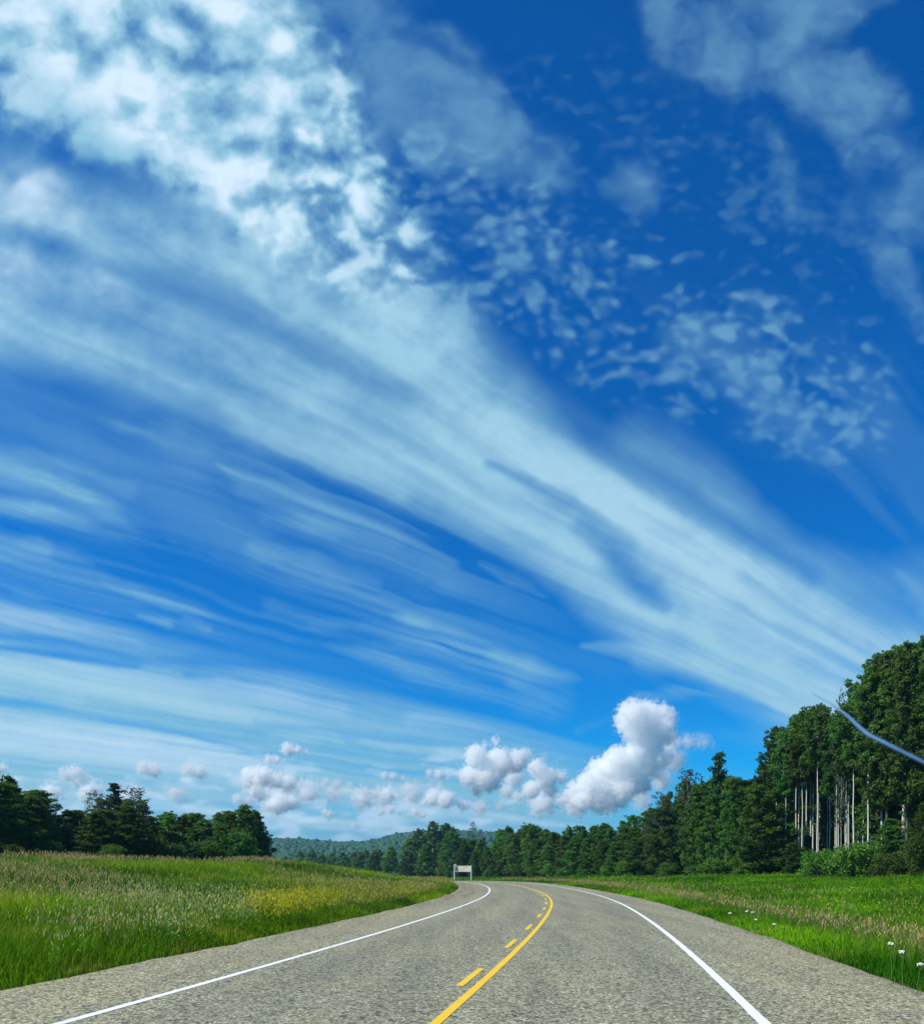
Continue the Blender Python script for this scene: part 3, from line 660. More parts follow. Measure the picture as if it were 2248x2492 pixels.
def make_spruce(seed, H, R0, trunk_r, nw=26, gap=0.):
    r = np.random.default_rng(seed); rr = random.Random(seed); bm = bmesh.new()
    tube(bm, [(0, 0, -.3), (0, 0, H*.3), (0, 0, H*.7), (0, 0, H*.99)], [trunk_r*1.2, trunk_r*.8, trunk_r*.4, .02], 7)
    P = []; U = []; Vv = []; tn = []
    for w in range(nw):
        tt = w/nw; z = H*(.08+.9*tt)
        for b in range(rr.randint(5, 7)):
            if rr.random() < gap: continue
            L = R0*(1-tt)**.85*rr.uniform(.6, 1.1)+.15; a = rr.uniform(0, 6.283)
            d = np.array([math.cos(a), math.sin(a), 0]); dz = -.28*L+.1*L
            if w % 2 == 0: tube(bm, [(0, 0, z), tuple(d*L*.9+np.array([0, 0, z+dz]))], [.03, .008], 4, False)
            m = int(30+70*L); f = r.random(m)**.7
            side = np.array([-d[1], d[0], 0]); q = (r.random(m)-.5)*.75*L*(1.05-f)
            p = d*(f*L)[:, None]+side*q[:, None]+np.array([0, 0, 1])*(z+dz*f*f*1.6-.1*r.random(m)+.05)[:, None]
            P.append(p); u = d*.7+side*np.sign(q)[:, None]*.6+r.normal(0, .3, (m, 3)); u /= np.linalg.norm(u, axis=1)[:, None]
            U.append(u*(.15+.08*r.random(m))[:, None]); v = np.cross(u, r.normal(0, 1, (m, 3))+np.array([0, 0, 1.5])); v /= np.linalg.norm(v, axis=1)[:, None]
            Vv.append(v*.065); tn.append(np.clip(.3+.5*f+.2*r.normal(0, 1, m), 0, 1))
    P = np.vstack(P); U = np.vstack(U); Vv = np.vstack(Vv); m = len(P); b = np.arange(m)*4
    V = np.stack([P-U, P-Vv, P+U, P+Vv], 1).reshape(-1, 3)
    return bm_mesh("trunk", bm, True), quads_mesh("crown", V, np.stack([b, b+1, b+2, b+3], 1), {'tone': np.repeat(np.concatenate(tn), 4)})
def make_shrub(seed, H, R0, n, per, size):
    r = np.random.default_rng(seed); rr = random.Random(seed); bm = bmesh.new(); cen = []; rad = []
    for q in range(n):
        a = rr.uniform(0, 6.283); e = math.sqrt(rr.random()); z = H*rr.uniform(.12, .92)
        L = R0*e*math.sqrt(max(.1, 1-(z/H)**2.2)); p = Vector((math.cos(a)*L, math.sin(a)*L, z))
        if q % 2 == 0: tube(bm, [(math.cos(a)*.15, math.sin(a)*.15, -.2), (p.x*.45, p.y*.45, z*.55), p], [.045, .03, .008], 5, False)
        cen.append(p); rad.append(rr.uniform(.35, .75)*H/3.5)
    V, Q, tone = leaves(cen, rad, per, size, r, .85, .35)
    return bm_mesh("stem", bm, True), quads_mesh("foliage", V, Q, {'tone': tone})
oval = lambda t: math.sin(math.pi*min(1, .12+.86*t))**.7
egg = lambda t: (math.sin(math.pi*min(1, .2+.8*t)))**.8*(1.1-.35*t)
cone = lambda t: (1.02-t)**.75*min(1, .5+2.5*t)
PROTO = {}
def reg(kind, pair, H, bark, leaf):
    a, b = pair; a.materials.append(bark); b.materials.append(leaf); PROTO.setdefault(kind, []).append((a, b, H))
for i in range(4): reg('aspen', make_tree(100+i, 18, 12.2-.8*(i % 3), 2.2, oval, 50, 46, .115, .10, (.26, .62), .5, .006), 18, bark_w, LEAF_A)
for i in range(4): reg('tall_poplar', make_tree(120+i, 18, 3.0+1.5*i, 2.3, egg, 96, 50, .115, .15, (.26, .62), .5, .02), 18, bark_w if i % 2 else bark_d, LEAF_A)
for i in range(5): reg('poplar', make_tree(140+i, 12, .8, 2.3, (egg, oval, egg)[i % 3], 80, 58, .10, .14, (.26, .68), .4, .025), 12, bark_d, (LEAF_P, LEAF_A, LEAF_P, LEAF_W, LEAF_P)[i])
for i in range(3): reg('spire', make_tree(160+i, 14, 2.0, 1.5, cone, 40, 46, .13, .13, (.35, .65), .5, .015, 2), 14, bark_d, (LEAF_S, LEAF_G, LEAF_P)[i])
for i in range(2): reg('spruce', make_spruce(170+i, 13, 2.1, .15), 13, bark_d, LEAF_S)
for i in range(3): reg('thin', make_tree(180+i, 12, 3.5, 2.1, oval, 34, 17, .11, .11, (.4, .8), .55, .02, 2), 12, bark_g, LEAF_G)
for i in range(4): reg('shrub', make_shrub(190+i, 3.5, 2.1, 46, 90, .10), 3.5, bark_d, (LEAF_W, LEAF_P, LEAF_W, LEAF_A)[i])
for i in range(4): reg('far', make_tree(210+i, 12, 1.2, 2.6, (egg, oval)[i % 2], 30, 17, .36, .15, (.7, 1.2), .4, .02, 2), 12, bark_d, (LEAF_P, LEAF_A, LEAF_W, LEAF_P)[i])
NAME = {'aspen': 'aspen_tree', 'tall_poplar': 'poplar_tree', 'poplar': 'poplar_tree', 'spire': 'slender_tree', 'spruce': 'spruce_tree', 'thin': 'sparse_tree', 'shrub': 'willow_shrub', 'far': 'distant_tree'}
N_TREES = 0
def plant(kind, px, top, Y, label, group=None, cat=None, wide=1.0, var=None, z0=None):
    """a tree whose base stands at column px of the photograph, Y metres ahead, and whose top reaches row `top`"""
    global N_TREES
    X = (px-1124)/2000*Y; z = float(height(np.array([X]), np.array([Y]))[0]) if z0 is None else z0
    H = EYE-(top-2115)/2000*Y-z
    if H < .9: return None
    off, ch = lateral(np.array([X]), np.array([Y]))
    if -W_PAVE_L(ch)[0]-3 < off[0] < W_PAVE_R(ch)[0]+3: return None
    a, b, h0 = PROTO[kind][random.randrange(len(PROTO[kind])) if var is None else var]
    s = H/h0; w = wide*random.uniform(.88, 1.14)*(s if .75 < s < 1.25 else (s+1)/2 if s > 1.25 else (s+.75)/2)
    e = empty(NAME[kind], (X, Y, z-.05), random.uniform(0, 6.28)); e.scale = (w, w, s)
    tag(e, label, cat or ('shrub' if kind == 'shrub' else 'tree'), group)
    link('stem' if kind == 'shrub' else 'trunk', a, None, e); link('foliage' if kind == 'shrub' else 'crown', b, None, e)
    N_TREES += 1
    return e
SIL = [(-250,1840),(-60,1860),(12,1879),(58,1906),(96,1915),(127,1956),(160,1962),(192,1948),(231,1940),(277,1930),(331,1940),(385,1972),(461,1970),(538,1975),(554,1963),(588,1958),(615,1965),(636,1990),(648,2022),
       (660,2078),(700,2076),(745,2058),(770,2058),(800,2066),(860,2062),(900,2052),(950,2050),(985,2034),(1010,2014),(1040,2002),(1070,2000),(1100,2010),(1112,2030),(1135,2036),(1215,2034),(1230,2008),(1290,2002),(1320,2010),(1360,2016),(1390,2002),(1440,2000),(1490,1994),(1505,2006),
       (1540,1962),(1575,1952),(1609,1928),(1640,1918),(1677,1873),(1710,1895),(1748,1880),(1784,1880),(1841,1874),(1860,1850),(1872,1800),(1887,1762),(1930,1750),(1960,1712),(1984,1701),(2005,1722),(2043,1738),(2060,1700),(2095,1668),(2112,1612),(2157,1556),(2190,1560),(2230,1538),(2300,1530),(2500,1500)]
sil = lambda x: float(interp(x, SIL))
LINE_R = [(1090,205),(1150,188),(1200,176),(1300,156),(1400,135),(1500,116),(1600,101),(1700,92),(1800,84),(1900,77),(2000,71),(2100,66),(2248,61),(2500,55)]
lineR = lambda x: float(interp(x, LINE_R))
# -- single trees that stand out
plant('spire', 1748, 1826, 97, "slender dark spire rising above the roadside wood, tallest before the white-trunked aspens", wide=1.0, var=0)
plant('thin', 1677, 1872, 100, "thin-leaved grey-green tree standing just left of the dark spire", wide=1.1, var=0)
plant('thin', 1609, 1926, 106, "small feathery tree at the low shoulder of the right-hand wood", wide=.9, var=1)
plant('aspen', 1053, 1999, 262, "umbrella-crowned aspen with a pale bare trunk above the wooden sign", wide=1.35, var=1)
plant('aspen', 1086, 2003, 266, "wide aspen crown just right of the pale bare trunk above the sign", wide=1.3, var=0)
plant('aspen', 1020, 2018, 268, "low rounded aspen crown left of the pale bare trunk above the sign", wide=1.3, var=2)
plant('thin', 1150, 2001, 222, "bare greyish treetop poking above the wood right of the sign", var=2)
plant('poplar', 594, 1957, 93, "dark full round tree closing the right end of the left copse", wide=1.3, var=2)
plant('poplar', 622, 1972, 95, "steep-sided dark tree on the last step of the left copse", wide=1.05, var=0)
plant('spire', 277, 1903, 76, "tall open-branched tree rising above the middle of the left copse", wide=1.5, var=1)
plant('thin', 331, 1916, 77, "pale thin-twigged tree right of the tall open one in the left copse", wide=1.2, var=0)
plant('thin', 232, 1922, 75, "wispy short-branched tree left of the tall open one in the left copse", wide=.9, var=1)
# -- the right-hand stand of white-trunked aspens
GA = "white-trunked aspens in the right-hand stand"
for px, dY in [(1954,4),(1972,8),(1991,3),(2023,9),(2036,1),(2056,5),(2064,3),(2079,7),(1943,2),(1963,6),(1984,10),(2012,7),(2026,12),(2040,3),(2071,13),(2088,6),(2118,9),(1889,3),(1912,0),(1936,5),(1951,1),(1958,9),(1977,4),(1988,0),(1995,8),(2018,2),(2032,6),(2044,11),(2060,1),(2066,7),(2076,0),(2082,10),(2100,3),(2112,0),(2128,5),(2137,12),(2145,1),(2172,7),(1925,12),(1968,15),(2008,16),(2052,18),(2092,17)]:
    plant('aspen', px, sil(px)+abs(random.gauss(0, 42))+(12 if dY > 5 else 0), lineR(px)+5+dY, "tall aspen with a bare white trunk and high crown in the right-hand stand", GA, wide=.92)
e_ = plant('thin', 2046, 1684, 74, "dead pale snag sticking up between the aspen crowns on the right", wide=.35, var=2)
GT = "full-crowned poplars by the right frame edge"
for px, dY in [(2135,4),(2172,6),(2194,3),(2215,9),(2238,5),(2120,8),(2160,3),(2185,8),(2205,1),(2225,6),(2250,2),(2290,5),(2340,2),(2400,6),(2200,14),(2150,15),(2260,13)]:
    plant('tall_poplar', px, sil(px)+abs(random.gauss(0, 34)), lineR(px)+3+dY, "tall full-crowned poplar leafy almost to the ground by the right frame edge", GT, wide=.95)
# -- rows of the wood right of the bend
ZONES = [(1100,1340,"low leafy poplar in the wood behind the far bend, right of the wooden sign","poplars behind the far bend"),
         (1340,1560,"green poplar in the even wood along the outside of the bend","poplars along the outside of the bend"),
         (1560,1880,"green poplar on the rising edge of the wood below the dark spire","poplars below the dark spire"),
         (1880,2480,"lower leafy poplar filling in among the white-trunked aspens","understorey poplars among the aspens")]
def zone(px):
    for z in ZONES:
        if z[0] <= px < z[1]: return z[2], z[3]
    return ZONES[-1][2:]
for row, (dy, sp, drop) in enumerate([(1.5, 3.0, 26), (5.5, 3.1, 10), (10, 3.6, 2), (15, 2.7, 0), (19, 2.7, 0)]):
    px = 1104.0
    while px < 2330:
        Y = lineR(px)+dy+random.uniform(-1.2, 1.2); top = sil(px)+abs(random.gauss(0, 11+10*(px > 1500)))+drop*(.4+.9*random.random())
        if px > 1875:
            floor_ = float(interp(px, [(1875,1900),(1915,1960),(1940,2035),(2010,2062),(2120,2050),(2150,2000),(2200,1930),(2330,1850)]))
            if row < 3: top = max(top, floor_+random.uniform(-18, 40)+(2-row)*12)
            else: top = max(top, 1868+random.uniform(-25, 30))
        L, g = zone(px); kd = random.choices(['poplar', 'spire', 'spruce', 'tall_poplar'], [8, 1.6 if px > 1480 else .3, 0, 1.5 if px > 1500 else 0])[0]
        if kd == 'spire': plant('spire', px, top, Y, L.replace('poplar', 'narrow tree').replace('green ', 'slim green ').replace('low leafy', 'slim leafy'), g.replace('poplars', 'narrow trees'))
        else: plant(kd, px, top, Y, L, g, wide=random.uniform(1.05, 1.7) if px < 1560 else random.uniform(1.0, 1.4))
        px += 2000*sp/Y*random.uniform(.6, 1.4)
# -- willow shrubs along the foot of the wood
SH = [(1100,1420,"low rounded willow shrub at the grass edge beyond the bend","willow shrubs beyond the bend"),(1420,1880,"willow shrub at the foot of the wood on the outside of the bend","willow shrubs outside the bend"),(1880,2480,"willow shrub in front of the white-trunked aspens","willow shrubs in front of the aspens")]
px = 1112.0
while px < 2380:
    Y = lineR(px)-1.2+random.uniform(-.8, 1.0); L = [s for s in SH if s[0] <= px < s[1]][0]
    if random.random() < .85 or 1930 < px < 2130:
        hgt = random.uniform(1.6, 3.4)*(1.15 if 1930 < px < 2130 else 1.05 if px > 1880 else .85); zb = float(height(np.array([(px-1124)/2000*Y]), np.array([Y]))[0])
        plant('shrub', px, 2115-(zb+hgt-EYE)/Y*2000, Y, L[2], L[3], wide=random.uniform(.9, 1.25))
    px += 2000*3.0/Y*random.uniform(.75, 1.3)
# -- left copse
LINE_L = [(-250,52),(0,58),(150,66),(300,73),(450,84),(640,94)]
lineL = lambda x: float(interp(x, LINE_L))
for row, (dy, sp, drop) in enumerate([(0, 2.3, 40), (3.2, 2.5, 14), (7, 2.9, 3), (12, 4, 6)]):
    px = -240.0
    while px < 632:
        Y = lineL(px)+dy+random.uniform(-.8, .8); top = max(sil(px), 0)+abs(random.gauss(0, 6))+drop*(.4+.8*random.random())
        kd = random.choices(['poplar', 'spire', 'spruce'], [9, .5, .5 if px < 180 else 0])[0]
        side = "left half" if px < 200 else "right half"
        L = {'poplar': "dark leafy poplar in the %s of the copse above the left bank", 'spire': "narrow tree in the %s of the copse above the left bank", 'spruce': "pointed spruce in the %s of the copse above the left bank"}[kd] % side
        plant(kd, px, top, Y, L, wide=1.5 if kd == "poplar" else 1.2, group="%s trees of the left copse, %s" % ({'poplar': 'poplar', 'spire': 'narrow', 'spruce': 'spruce'}[kd], side))
        px += 2000*sp/Y*random.uniform(.8, 1.25)
px = -200.0
while px < 628:
    Y = lineL(px)-2.2+random.uniform(-.6, .6); plant('shrub', px, 2052+random.uniform(-32, 14), Y, "willow shrub at the top of the left bank before the copse", "willow shrubs on the left bank", wide=1.1)
    px += 2000*2.8/Y*random.uniform(.8, 1.3)
# -- the wood further off, between the left copse and the sign
far_n = 0
for row in range(4):
    px = 640.0+random.uniform(0, 20)
    while px < 1120:
        Y = float(interp(px, [(640,470),(760,380),(900,290),(1000,245),(1120,212)]))+row*22+random.uniform(-6, 6)
        top = sil(px)+abs(random.gauss(0, 6))+(4-row)*8+(14 if px > 980 and row < 3 else 0)
        ctr = "far leafy tree in the hollow left of the wooden sign" if px > 860 else "far leafy tree in the valley beyond the left bank"
        plant('far', px, top, Y, ctr, "far trees left of the sign" if px > 860 else "far trees beyond the left bank", wide=1.25); far_n += 1
        px += 2000*6.0/Y*random.uniform(.8, 1.2)
# ------------------------------------------------------------------ forest on the hills: one mass
r = np.random.default_rng(77); n = 8500
Yf = 480+1060*r.random(n)**.8; pxf = 380+1250*r.random(n); Xf = (pxf-1124)/2000*Yf; Zf = height(Xf, Yf)
ico = bmesh.new(); bmesh.ops.create_icosphere(ico, subdivisions=2, radius=1); ico.verts.ensure_lookup_table()
iv = np.array([v.co[:] for v in ico.verts]); it = np.array([[v.index for v in f.verts] for f in ico.faces]); ico.free()
hh = 8.5+3*r.random(n)+3*(r.random(n) < .03); ww = np.where(r.random(n) < .08, 2.0, 4.6)*(.8+.5*r.random(n))
jit = 1+.30*(r.random((n, len(iv)))-.5); V = iv[None]*jit[..., None]*np.stack([ww, ww, hh*.5], 1)[:, None]
V = V+np.stack([Xf, Yf, Zf+hh*.5-1], 1)[:, None]
F = (it[None]+(np.arange(n)*len(iv))[:, None, None]).reshape(-1, 3)
tone = np.repeat(np.clip(.5+.3*r.normal(0, 1, n), 0, 1), len(iv))+.25*(r.random(n*len(iv))-.5)
FOREST = leaf_mat("forest_canopy", (.020, .058, .022), (.036, .085, .028), .1)
tag(link("forest", quads_mesh("forest", V.reshape(-1, 3), F, {'tone': np.clip(tone, 0, 1)}, True), FOREST), "dark bluish forest covering the low hills on the horizon", "forest", kind='stuff')
# ------------------------------------------------------------------ the wooden sign beyond the bend, a far green road sign
SY = 150.0; pxm = SY/2000; base_z = float(height(np.array([0.]), np.array([SY]))[0])
sg = empty("information_sign", (at(1125, 2143, SY).x, SY, base_z), R(-24)); sg.scale = (1.09, 1, 1); tag(sg, "broad weathered wooden park sign on two pale blue posts beyond the bend", "sign")
post_m = plain("pale_blue_post_paint", (.42, .54, .66), .6, .12, 4)
board_m, t = new_mat("weathered_board"); k = NT(t); co = k.n('ShaderNodeTexCoord').outputs['Object']
mp = k.n('ShaderNodeMapping'); k.put(mp.inputs['Vector'], co); mp.inputs['Scale'].default_value = (1, 1, 9)
c = k.mix(k.ramp(k.noise(mp.outputs[0], 1.6, 5), .3, .7), (.56, .50, .38), (.74, .67, .54)); k.out(k.bsdf(c, .8, .2))
brown_m = plain("faded_brown_paint", (.24, .19, .16), .75, .15, 5); frame_m = plain("frame_timber", (.36, .40, .43), .7, .15, 6)
for px in (1105.5, 1146.5):
    bm = bmesh.new(); top = 2113.5 if px < 1120 else 2106.6
    ztop = EYE-(top-2115)*pxm-base_z
    box(bm, (0, 0, ztop/2-.2), (.17, .17, ztop+.4), .015)
    link("post", bm_mesh("post", bm), post_m, sg, ((px-1125)*pxm, 0, 0))
zb0 = EYE-(2122.5-2115)*pxm-base_z; zb1 = EYE-(2107.3-2115)*pxm-base_z; x0 = (1106-1125)*pxm+.09; x1 = (1146.5-1125)*pxm-.09
bm = bmesh.new(); box(bm, ((x0+x1)/2, -.02, (zb0+zb1)/2), (x1-x0, .05, zb1-zb0-.16), .006); bd = link("board", bm_mesh("board", bm), board_m, sg)
bm = bmesh.new(); vs = [bm.verts.new(p) for p in ((x0+.02, -.052, zb0+.1), (x0+.62, -.052, zb0+.1), (x0+.50, -.052, zb1-.1), (x0+.02, -.052, zb1-.1))]; f = bm.faces.new(vs)
bmesh.ops.solidify(bm, geom=[f], thickness=.006); link("panel", bm_mesh("panel", bm), brown_m, bd)
bm = bmesh.new(); rr = random.Random(4)
for lx, lz, lw in ((1.75, .80, .52), (.95, .56, .2), (1.22, .54, .16), (1.5, .57, .22), (1.0, .36, .3), (1.42, .33, .4), (1.9, .36, .22)):
    q = 0
    while q < lw:
        w = rr.uniform(.04, .08); box(bm, (x0+lx-.2+q+w/2, -.055, zb0+lz), (w, .012, .045 if lz < .7 else .06)); q += w+.02
link("faded_lettering", bm_mesh("faded_lettering", bm), brown_m, bd)
for zc in (zb0+.04, zb1-.04):
    bm = bmesh.new(); box(bm, ((x0+x1)/2, -.02, zc), (x1-x0, .10, .08), .008); link("rail", bm_mesh("rail", bm), frame_m, sg)
emb_w = plain("emblem_white", (.85, .88, .86), .6, .06, 5); emb_d = plain("emblem_teal", (.05, .14, .16), .6, .1, 5)
ec = Vector(((1108-1125)*pxm, -.14, EYE-(2109-2115)*pxm-base_z))
bm = bmesh.new(); N = 40; ring = []
for q in range(N):
    a = q/N*2*math.pi; rr_ = .36+.06*max(0, math.cos(a-math.pi/2))**8-.03*abs(math.cos(a))**3; ring.append(bm.verts.new((math.cos(a)*rr_, 0, math.sin(a)*rr_)))
f = bm.faces.new(ring); bmesh.ops.solidify(bm, geom=[f], thickness=.05); em = link("emblem", bm_mesh("emblem", bm), emb_w, sg, ec)
bm = bmesh.new()
for pts in (((-.25, .06), (-.05, .17), (.22, .20)), ((-.24, -.04), (.0, -.02), (.24, .07)), ((-.2, -.16), (.05, -.16), (.2, -.08))):
    P = [Vector((x, -.058, z)) for x, z in pts]
    for a, b in zip(P[:-1], P[1:]):
        d = b-a; box(bm, (a+b)/2, (d.length+.02, .014, .05), 0, Matrix.Rotation(-math.atan2(d.z, d.x), 4, 'Y'))
link("emblem_stripes", bm_mesh("emblem_stripes", bm), emb_d, em)
GY_ = 170.0; gz = float(height(np.array([-14.3]), np.array([GY_]))[0])
gs = empty("road_sign", (at(956, 2126, GY_).x, GY_, gz)); tag(gs, "small dark green road sign half hidden behind the left bank grass", "sign")
cz = EYE-(2126.5-2115)/2000*GY_-gz; green_m = plain("sign_green", (.012, .10, .075), .5, .1, 3); steel = plain("galvanised_steel", (.32, .33, .34), .45, .1, 8)
bm = bmesh.new(); box(bm, (0, 0, cz), (1.7, .03, .95), .01); link("sign_panel", bm_mesh("sign_panel", bm), green_m, gs)
for px in (-.55, .55):
    bm = bmesh.new(); box(bm, (0, .06, cz/2), (.07, .07, cz+.5), .006); link("post", bm_mesh("post", bm), steel, gs, (px, 0, 0))
# ------------------------------------------------------------------ the car's own bent whip aerial, close in front
bm = bmesh.new(); pts = [(1975,1688,1.10),(2020,1712,1.08),(2062,1742,1.06),(2088,1768,1.05),(2112,1788,1.04),(2160,1812,1.02),(2260,1862,1.0),(2420,1940,.97),(2620,2040,.94)]
tube(bm, [at(*p) for p in pts], [.0004,.0009,.0018,.0026,.0024,.0022,.0021,.0021,.003], 12)
for v in bm.verts: pass
aer_m = plain("blue_grey_aerial_coating", (.07, .17, .36), .5, .1, 20, .5)
ae = empty("car_aerial", at(2620, 2040, .94)); tag(ae, "thin bent blue-grey car aerial crossing in front of the right-hand trees", "aerial")
m_ = bm_mesh("whip", bm, True); m_.transform(Matrix.Translation(-ae.location)); link("whip", m_, aer_m, ae)
bm = bmesh.new(); bmesh.ops.create_uvsphere(bm, u_segments=20, v_segments=12, radius=.017); bmesh.ops.create_cone(bm, cap_ends=True, segments=20, radius1=.026, radius2=.018, depth=.03, matrix=Matrix.Translation((0, 0, -.02)))
link("mount", bm_mesh("mount", bm, True), aer_m, ae)
# ------------------------------------------------------------------ high cirrus: one thin sunlit cloud deck, 9 km up
cx = np.concatenate([np.arange(-450, -60, 24.), np.arange(-60, 2310, 4.), np.arange(2310, 2800, 24.)])
cyy = np.concatenate([np.arange(-420, -40, 24.), np.arange(-40, 2090, 4.)])
CX, CY = np.meshgrid(cx, cyy); DEN, WHI = cloud_density(CX, CY)
fade = sst(-450, -150, CX)*(1-sst(2450, 2800, CX))*sst(-420, -120, CY); DEN = DEN*fade
pz = (2115-CY)/2000; YD = 9000/np.sqrt(pz*pz+.12**2)
PV = np.stack([(CX-1124)/2000*YD, YD, EYE+pz*YD], -1)
cm, t = new_mat("cirrus"); k = NT(t)
col = k.mix(k.attr('whiteness'), (.178, .385, .455), (.61, .68, .70))
tr = k.n('ShaderNodeBsdfTranslucent'); k.put(tr.inputs['Color'], col)
tp = k.n('ShaderNodeBsdfTransparent'); mx = k.n('ShaderNodeMixShader'); k.put(mx.inputs[0], k.attr('cover'))
t.links.new(tp.outputs[0], mx.inputs[1]); t.links.new(tr.outputs[0], mx.inputs[2]); k.out(mx.outputs[0])
ci = link("clouds", grid_mesh("clouds", PV, {'cover': DEN.ravel(), 'whiteness': WHI.ravel()}), cm)
tag(ci, "streaked and mottled high white cloud sweeping across the blue sky", "clouds", kind='stuff')
# ------------------------------------------------------------------ cumulus over the horizon: real volumes of cloud
def cumulus_mat(name, dens):
    m, t = new_mat(name); k = NT(t)
    v = k.n('ShaderNodeVolumePrincipled'); v.inputs['Color'].default_value = (1, 1, 1, 1); v.inputs['Density'].default_value = dens
    v.inputs['Anisotropy'].default_value = .3; k.out(None, v.outputs[0]); return m
CU = cumulus_mat("cumulus_dense", .045); CU2 = cumulus_mat("cumulus_thin", .03); CU3 = cumulus_mat("cumulus_small", .05); CUB = cumulus_mat("cumulus_bank", .07)
def cumulus(label, D, balls, mat, vox=5.0, soft=(.10, .45), puff=.42, seed=0, group="cumulus clouds low over the horizon"):
    """billowing cloud: rounded lobes with cauliflower knobs, crisp on the sunny side, ragged on the lee side"""
    rr = random.Random(seed); sc = D/2000
    c0 = at(sum(b[0] for b in balls)/len(balls), max(b[1]+b[2] for b in balls), D)
    L = [(at(x, y, D+rr.uniform(-.8, .8)*rp*sc)-c0, rp*sc) for x, y, rp in balls]
    pad = 1.85
    lo = Vector([min(p[i]-r*pad for p, r in L) for i in range(3)]); hi = Vector([max(p[i]+r*pad for p, r in L) for i in range(3)])
    g = bpy.data.node_groups.new("cloud_field", 'GeometryNodeTree')
    g.interface.new_socket("Geometry", in_out='OUTPUT', socket_type='NodeSocketGeometry')
    k = NT(g); pos = k.n('GeometryNodeInputPosition').outputs[0]
    rm_ = sum(r for _, r in L)/len(L)
    nz = k.n('ShaderNodeTexNoise'); k.put(nz.inputs['Vector'], pos); nz.inputs['Scale'].default_value = .9/rm_; nz.inputs['Detail'].default_value = 3
    wv = k.n('ShaderNodeVectorMath', operation='MULTIPLY_ADD'); k.put(wv.inputs[0], nz.outputs['Color']); wv.inputs[1].default_value = (rm_*.9,)*3
    sub = k.n('ShaderNodeVectorMath', operation='SUBTRACT'); k.put(sub.inputs[0], pos); sub.inputs[1].default_value = (rm_*.45,)*3
    k.put(wv.inputs[2], sub.outputs[0]); wp = wv.outputs[0]; f = None
    for p, r in L:
        d = k.n('ShaderNodeVectorMath', operation='DISTANCE'); k.put(d.inputs[0], wp); d.inputs[1].default_value = p
        q = k.math('MULTIPLY_ADD', d.outputs['Value'], -1/(r*1.38), 1.0)
        q = k.math('MULTIPLY', q, min(1.5, r/rm_))
        f = q if f is None else k.math('SMOOTH_MAX', f, q, .12)
    vo = k.n('ShaderNodeTexVoronoi'); k.put(vo.inputs['Vector'], pos); vo.inputs['Scale'].default_value = 2.3/rm_; vo.inputs['Detail'].default_value = 2.5; vo.inputs['Roughness'].default_value = .55
    n2_ = k.n('ShaderNodeTexNoise'); k.put(n2_.inputs['Vector'], pos); n2_.inputs['Scale'].default_value = 2.6/rm_; n2_.inputs['Detail'].default_value = 5; n2_.inputs['Roughness'].default_value = .6
    f = k.math('ADD', f, k.math('MULTIPLY_ADD', vo.outputs['Distance'], -puff*1.3, puff*.62+.16))
    f = k.math('ADD', f, k.math('MULTIPLY_ADD', n2_.outputs[0], puff*1.3, -puff*.65))
    xyz = k.n('ShaderNodeSeparateXYZ'); k.put(xyz.inputs[0], pos)
    sx = k.ramp(xyz.outputs[0], lo.x+.15*(hi.x-lo.x), hi.x-.1*(hi.x-lo.x), soft[0], soft[1])
    dn = k.math('DIVIDE', f, sx, clamp=True); dn = k.math('MULTIPLY', dn, dn)
    vc = k.n('GeometryNodeVolumeCube'); k.put(vc.inputs['Density'], dn); vc.inputs['Background'].default_value = 0
    vc.inputs['Min'].default_value = lo; vc.inputs['Max'].default_value = hi
    for i, ax in enumerate('XYZ'): vc.inputs['Resolution '+ax].default_value = max(8, int((hi[i]-lo[i])/vox))
    sm = k.n('GeometryNodeSetMaterial'); sm.inputs['Material'].default_value = mat; k.put(sm.inputs['Geometry'], vc.outputs[0])
    go = k.n('NodeGroupOutput'); k.put(go.inputs[0], sm.outputs[0])
    me = bpy.data.meshes.new("cumulus_cloud"); o = link("cumulus_cloud", me, mat, None, c0)
    md = o.modifiers.new("cloud", 'NODES'); md.node_group = g
    return tag(o, label, "cloud", group, 'stuff')
cumulus("tall bright cumulus tower with a lumpy head above the right-hand wood", 4000, [(1542,1739,34),(1577,1739,32),(1613,1742,28),(1627,1757,22),(1520,1760,24),(1556,1778,36),(1599,1785,34),(1574,1814,36),(1542,1835,26),(1503,1853,32),(1463,1876,29),(1538,1871,36),(1584,1862,30),(1604,1887,18),(1428,1908,25),(1399,1930,24),(1370,1946,15),(1442,1936,30),(1485,1908,34),(1525,1915,30),(1410,1950,24),(1460,1952,26),(1505,1948,24),(1560,1905,28),(1612,1850,24),(1625,1790,24)], CU, 4, (.06, .28), .5, 1)
cumulus("thin pale wing of cloud right of the tall cumulus tower", 4150, [(1634,1812,30),(1673,1805,27),(1710,1805,26),(1732,1814,18),(1640,1850,34),(1610,1900,30),(1560,1935,24)], CU2, 6, (.4, .9), .5, 2)
cumulus("bright medium cumulus left of the tall tower", 4600, [(1157,1840,24),(1140,1887,22),(1186,1894,30),(1215,1856,32),(1255,1852,28),(1207,1803,13),(1180,1815,10),(1160,1920,16)], CU, 4.5, (.07, .35), .5, 3)
cumulus("soft pale cloud top behind the medium cumulus", 5200, [(1279,1838,22),(1320,1846,18),(1355,1852,14),(1250,1890,26),(1235,1925,22)], CU2, 7, (.4, .9), .5, 4)
cumulus("small domed cumulus between the medium one and the tall tower", 4400, [(1307,1868,20),(1329,1894,26),(1364,1890,18),(1293,1922,20),(1260,1940,14),(1340,1925,18)], CU, 4.5, (.07, .35), .5, 5)
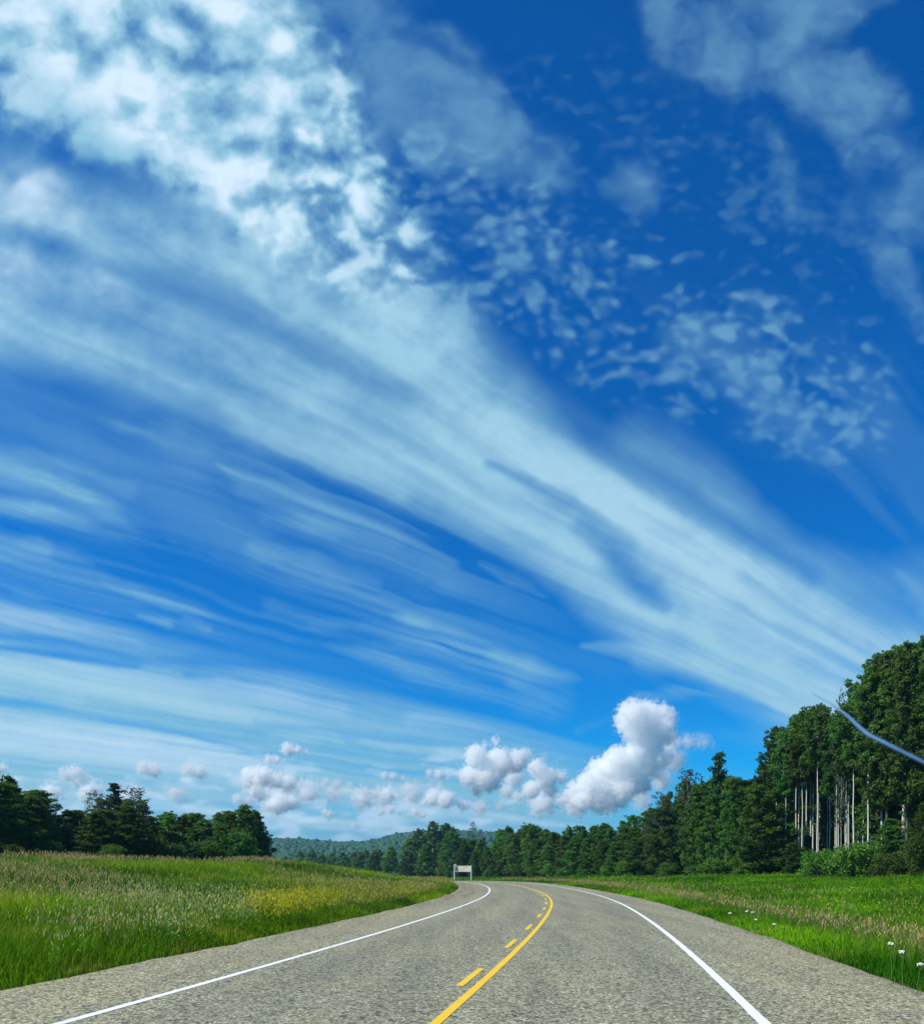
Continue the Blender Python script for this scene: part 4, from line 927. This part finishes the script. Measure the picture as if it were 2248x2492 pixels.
SM = [("small bright cloud puff high above the gap left of the sign", [(700,1822,13),(722,1826,12),(744,1830,9)]), ("flat bright cloud scrap above the ragged left cumulus", [(655,1848,9),(672,1850,10),(690,1853,7)]),
      ("ragged cumulus with a shaded base above the dark round tree", [(607,1887,18),(640,1890,20),(672,1900,18),(700,1905,20),(725,1912,12),(600,1905,12)]), ("low faint cumulus beside the dark round tree top", [(580,1944,12),(600,1950,12),(625,1955,9)]),
      ("wide low cumulus over the left end of the valley", [(680,1955,20),(710,1952,18),(650,1962,13),(735,1962,10)]), ("bright cloud scrap at the foot of the medium cumulus", [(1045,1882,8),(1068,1886,11),(1090,1892,9)]),
      ("low bright cloud bank below the medium cumulus", [(1055,1940,16),(1085,1946,18),(1112,1952,12),(1030,1950,9)]), ("small broken cloud left of the medium cumulus", [(935,1888,8),(957,1890,9),(980,1895,8)]),
      ("pale cloud lump in the middle of the low cloud field", [(890,1930,11),(912,1934,12),(936,1940,9)]), ("tiny white puff over the far wooded valley", [(790,1978,8),(802,1982,9),(800,1995,6)]),
      ("small cloud puff above the umbrella-crowned aspen", [(1010,1975,10),(1028,1982,10),(995,1985,7)]), ("tiny cloud speck just above the far hills", [(862,2008,7),(874,2012,6)]),
      ("faint white puff over the left copse", [(160,1885,14),(185,1880,16),(205,1895,14),(185,1905,14)]), ("grey shaded cloud scrap over the middle of the left copse", [(350,1868,14),(375,1876,16),(398,1864,9)]),
      ("second grey cloud scrap nearer the dark round tree", [(460,1872,14),(485,1878,17),(508,1872,10)]), ("white cloud edge at the left frame border", [(5,1868,12),(-20,1875,18),(20,1885,9)]),
      ("long faint cloud bar at mid height over the valley", [(790,1905,10),(820,1908,11),(850,1912,10),(880,1908,8)]), ("low broken cloud between the valley puff and the cloud bank", [(925,1975,9),(950,1970,11),(975,1978,8)]), ("faint low cloud under the small domed cumulus", [(1130,1960,12),(1170,1965,14),(1215,1962,12),(1250,1968,9)])]
SM += [("broad pale cloud bank low over the left end of the valley", [(620,1925,34),(680,1930,40),(750,1925,36),(810,1935,32)]), ("broad pale cloud bank low over the middle of the valley", [(880,1945,32),(940,1935,34),(1000,1930,34),(1060,1925,32)]),
       ("faint hazy cloud bank low behind the left copse", [(120,1930,34),(220,1925,36),(320,1935,34),(430,1930,34)]), ("faint hazy cloud bank under the tall cumulus tower", [(1320,1955,26),(1400,1962,24),(1480,1960,24),(1560,1950,24)])]
for i, (lb, b) in enumerate(SM):
    thin = any(w in lb for w in ('faint', 'pale', 'grey')); bank = 'bank low' in lb
    cumulus(lb, 6600+(i % 4)*200 if bank else 5600+(i % 4)*200, [(x, y, r*(1 if bank else 1.35)) for x, y, r in b], CUB if bank else CU2 if thin else CU3, 9 if bank else 5.5, (.8, 1.2) if bank else (.3, .7), .6, 20+i)
# ------------------------------------------------------------------ the air between here and the hills
hz, t = new_mat("haze"); k = NT(t); v = k.n('ShaderNodeVolumePrincipled')
v.inputs['Color'].default_value = (.30, .62, .98, 1); v.inputs['Density'].default_value = HAZE; v.inputs['Anisotropy'].default_value = .2; k.out(None, v.outputs[0])
bm = bmesh.new(); box(bm, (0, 1560, 42), (6700, 3400, 110)); tag(link("haze", bm_mesh("haze", bm), hz), "thin blue summer haze over the valley", "haze", kind='stuff')
print("TREES", N_TREES)
